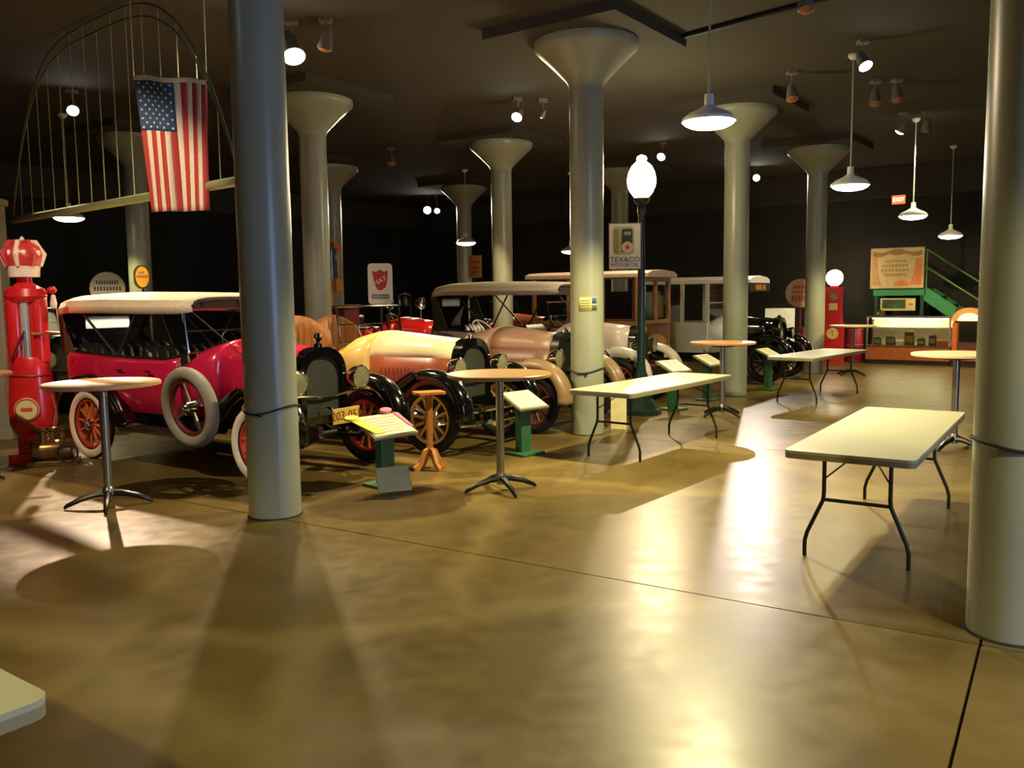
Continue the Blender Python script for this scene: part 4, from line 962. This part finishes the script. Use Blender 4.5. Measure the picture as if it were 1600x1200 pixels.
# advertising banner on the landing rail
t = thing('theatre_banner', 'large cream banner with orange drapery, hung over the green landing', 'banner', S(.70, 18.36, 2.30), AX)
G().plate(rrect(1.22, .98, .01, 1), -.012, .012).obj('panel', mat('aged_cream_board', (206, 180, 124), .6, var=.1, scale=6), t, 0)
g = G()
for x, z, w_, h_ in ((0, .475, 1.22, .03), (0, -.475, 1.22, .03), (-.595, 0, .03, .98), (.595, 0, .03, .98)): g.box((x, -.004, z), (w_, .03, h_))
g.obj('frame', mat('tan_frame', (196, 160, 110), .5), t, 0)
bo = mat('brown_drape_ink', (150, 120, 70), .6); oo = mat('orange_drape_ink', (214, 128, 70), .6)
g = G(); n = 16
a1_ = [(-.56 + 1.12 * k / n, .42 - .04 * sin(PI * k / n * 3)) for k in range(n + 1)]; a2_ = [(-.56 + 1.12 * k / n, .30 + .06 * sin(PI * k / n) - .05 * abs(sin(3 * PI * k / n))) for k in range(n + 1)]
g.plate(a1_ + a2_[::-1], -.018, -.010).obj('drape_swag', bo, t, 0)
G().plate([(.56, .25), (.42, .22), (.40, -.1), (.30, -.40), (.56, -.42)], -.018, -.010).obj('drape_side', oo, t, 0)
G().plate([(-.56, .3), (-.46, .26), (-.45, -.1), (-.36, -.42), (-.56, -.42)], -.018, -.010).obj('drape_side', mat('rust_drape_ink', (190, 142, 88), .6), t, 0)
G().plate([(-.06, -.43), (.28, -.43), (.26, -.33), (.1, -.28), (-.04, -.34)], -.019, -.010).obj('figure_group', oo, t, 0)
for k, (z, w_) in enumerate(((.17, .5), (.06, .62), (-.05, .66), (-.16, .5))):
    g = G(); n = 8
    for i in range(n): g.box((-.05 - w_ / 2 + w_ * (i + .5) / n, -.016, z), (w_ / n * .6, .006, .055))
    g.obj('faded_lettering', mat('olive_ink', (166, 142, 70), .6), t, 0)
t = thing('poster', 'small framed landscape poster below the green landing', 'poster', S(.73, 18.42, 1.42), AX)
G().plate(rrect(.80, .30, .01, 1), -.012, .012).obj('panel', mat('cream_poster', (214, 196, 130), .6), t, 0)
G().plate(rrect(.54, .22, .01, 1, -.09, .01), -.018, -.010).obj('landscape', mat('green_landscape', (64, 84, 54), .6, var=.6, scale=6), t, 0)
G().plate(rrect(.14, .22, .02, 2, .30, .01), -.018, -.010).obj('label_block', mat('cream_orange_block', (236, 200, 130), .6), t, 0)
G().plate(rrect(.10, .06, .02, 2, .30, .0), -.022, -.014).obj('orange_mark', oo, t, 0)
# jukebox
t = thing('jukebox', 'orange and cream jukebox partly hidden behind the right-hand column', 'jukebox', S(2.42, 17.85), AX)
G().box((0, 0, .05), (.72, .56, .10)).obj('plinth', mat('dark_plinth', (34, 24, 18), .6), t, 0)
G().box((0, .04, .72), (.60, .46, 1.24)).obj('cabinet', mat('brown_cabinet', (92, 54, 30), .45), t, 0)
for s in (-1, 1): G().lathe([(.0, .30), (.065, .30), (.065, 1.0), (.0, 1.02)], 18, (s * .28, -.20, 0)).obj('pilaster', mat('orange_plastic', (222, 110, 50), .3, coat=.4), t)
arcq = [(.36 * cos(PI * k / 16), 1.05 + .30 * sin(PI * k / 16)) for k in range(17)]; arci = [(.24 * cos(PI * k / 16), 1.05 + .18 * sin(PI * k / 16)) for k in range(17)]
G().plate(arcq + arci[::-1], -.26, -.10).obj('arch', mat('cream_orange_plastic', (238, 178, 108), .3, coat=.4), t, 40)
G().plate([(a, b) for a, b in arci], -.20, -.12).obj('title_window', mat('lit_title_window', (250, 220, 160), .3, emit=1.2), t, 40)
G().box((0, -.20, .80), (.40, .02, .44)).obj('record_window', mat('dark_window', (26, 24, 20), .1), t, 0)
for k in range(4): G().box((0, -.22, .16 + k * .07), (.66, .04, .045)).obj('wood_slat', brd, t, 0)
# exit sign
t = thing('exit_sign', 'small glowing red exit sign on the dark back wall', 'sign', S(.55, 19.0, 4.0), AX)
G().box((0, .03, 0), (.34, .06, .24)).obj('housing', mat('exit_housing', (40, 20, 16), .5), t, 0)
G().box((0, -.004, 0), (.31, .012, .21)).obj('lit_face', mat('exit_red_glow', (255, 70, 36), .4, emit=3.0, var=.02), t, 0)
text('exit_lettering', 'EXIT', .13, mat('exit_letter_glow', (255, 220, 170), .4, emit=5, var=.01), t, (0, -.012, 0))
G().tube([(0, .03, .12), (0, .03, .47)], .012, 6).obj('hanger', mat('exit_housing', (40, 20, 16), .5), t)
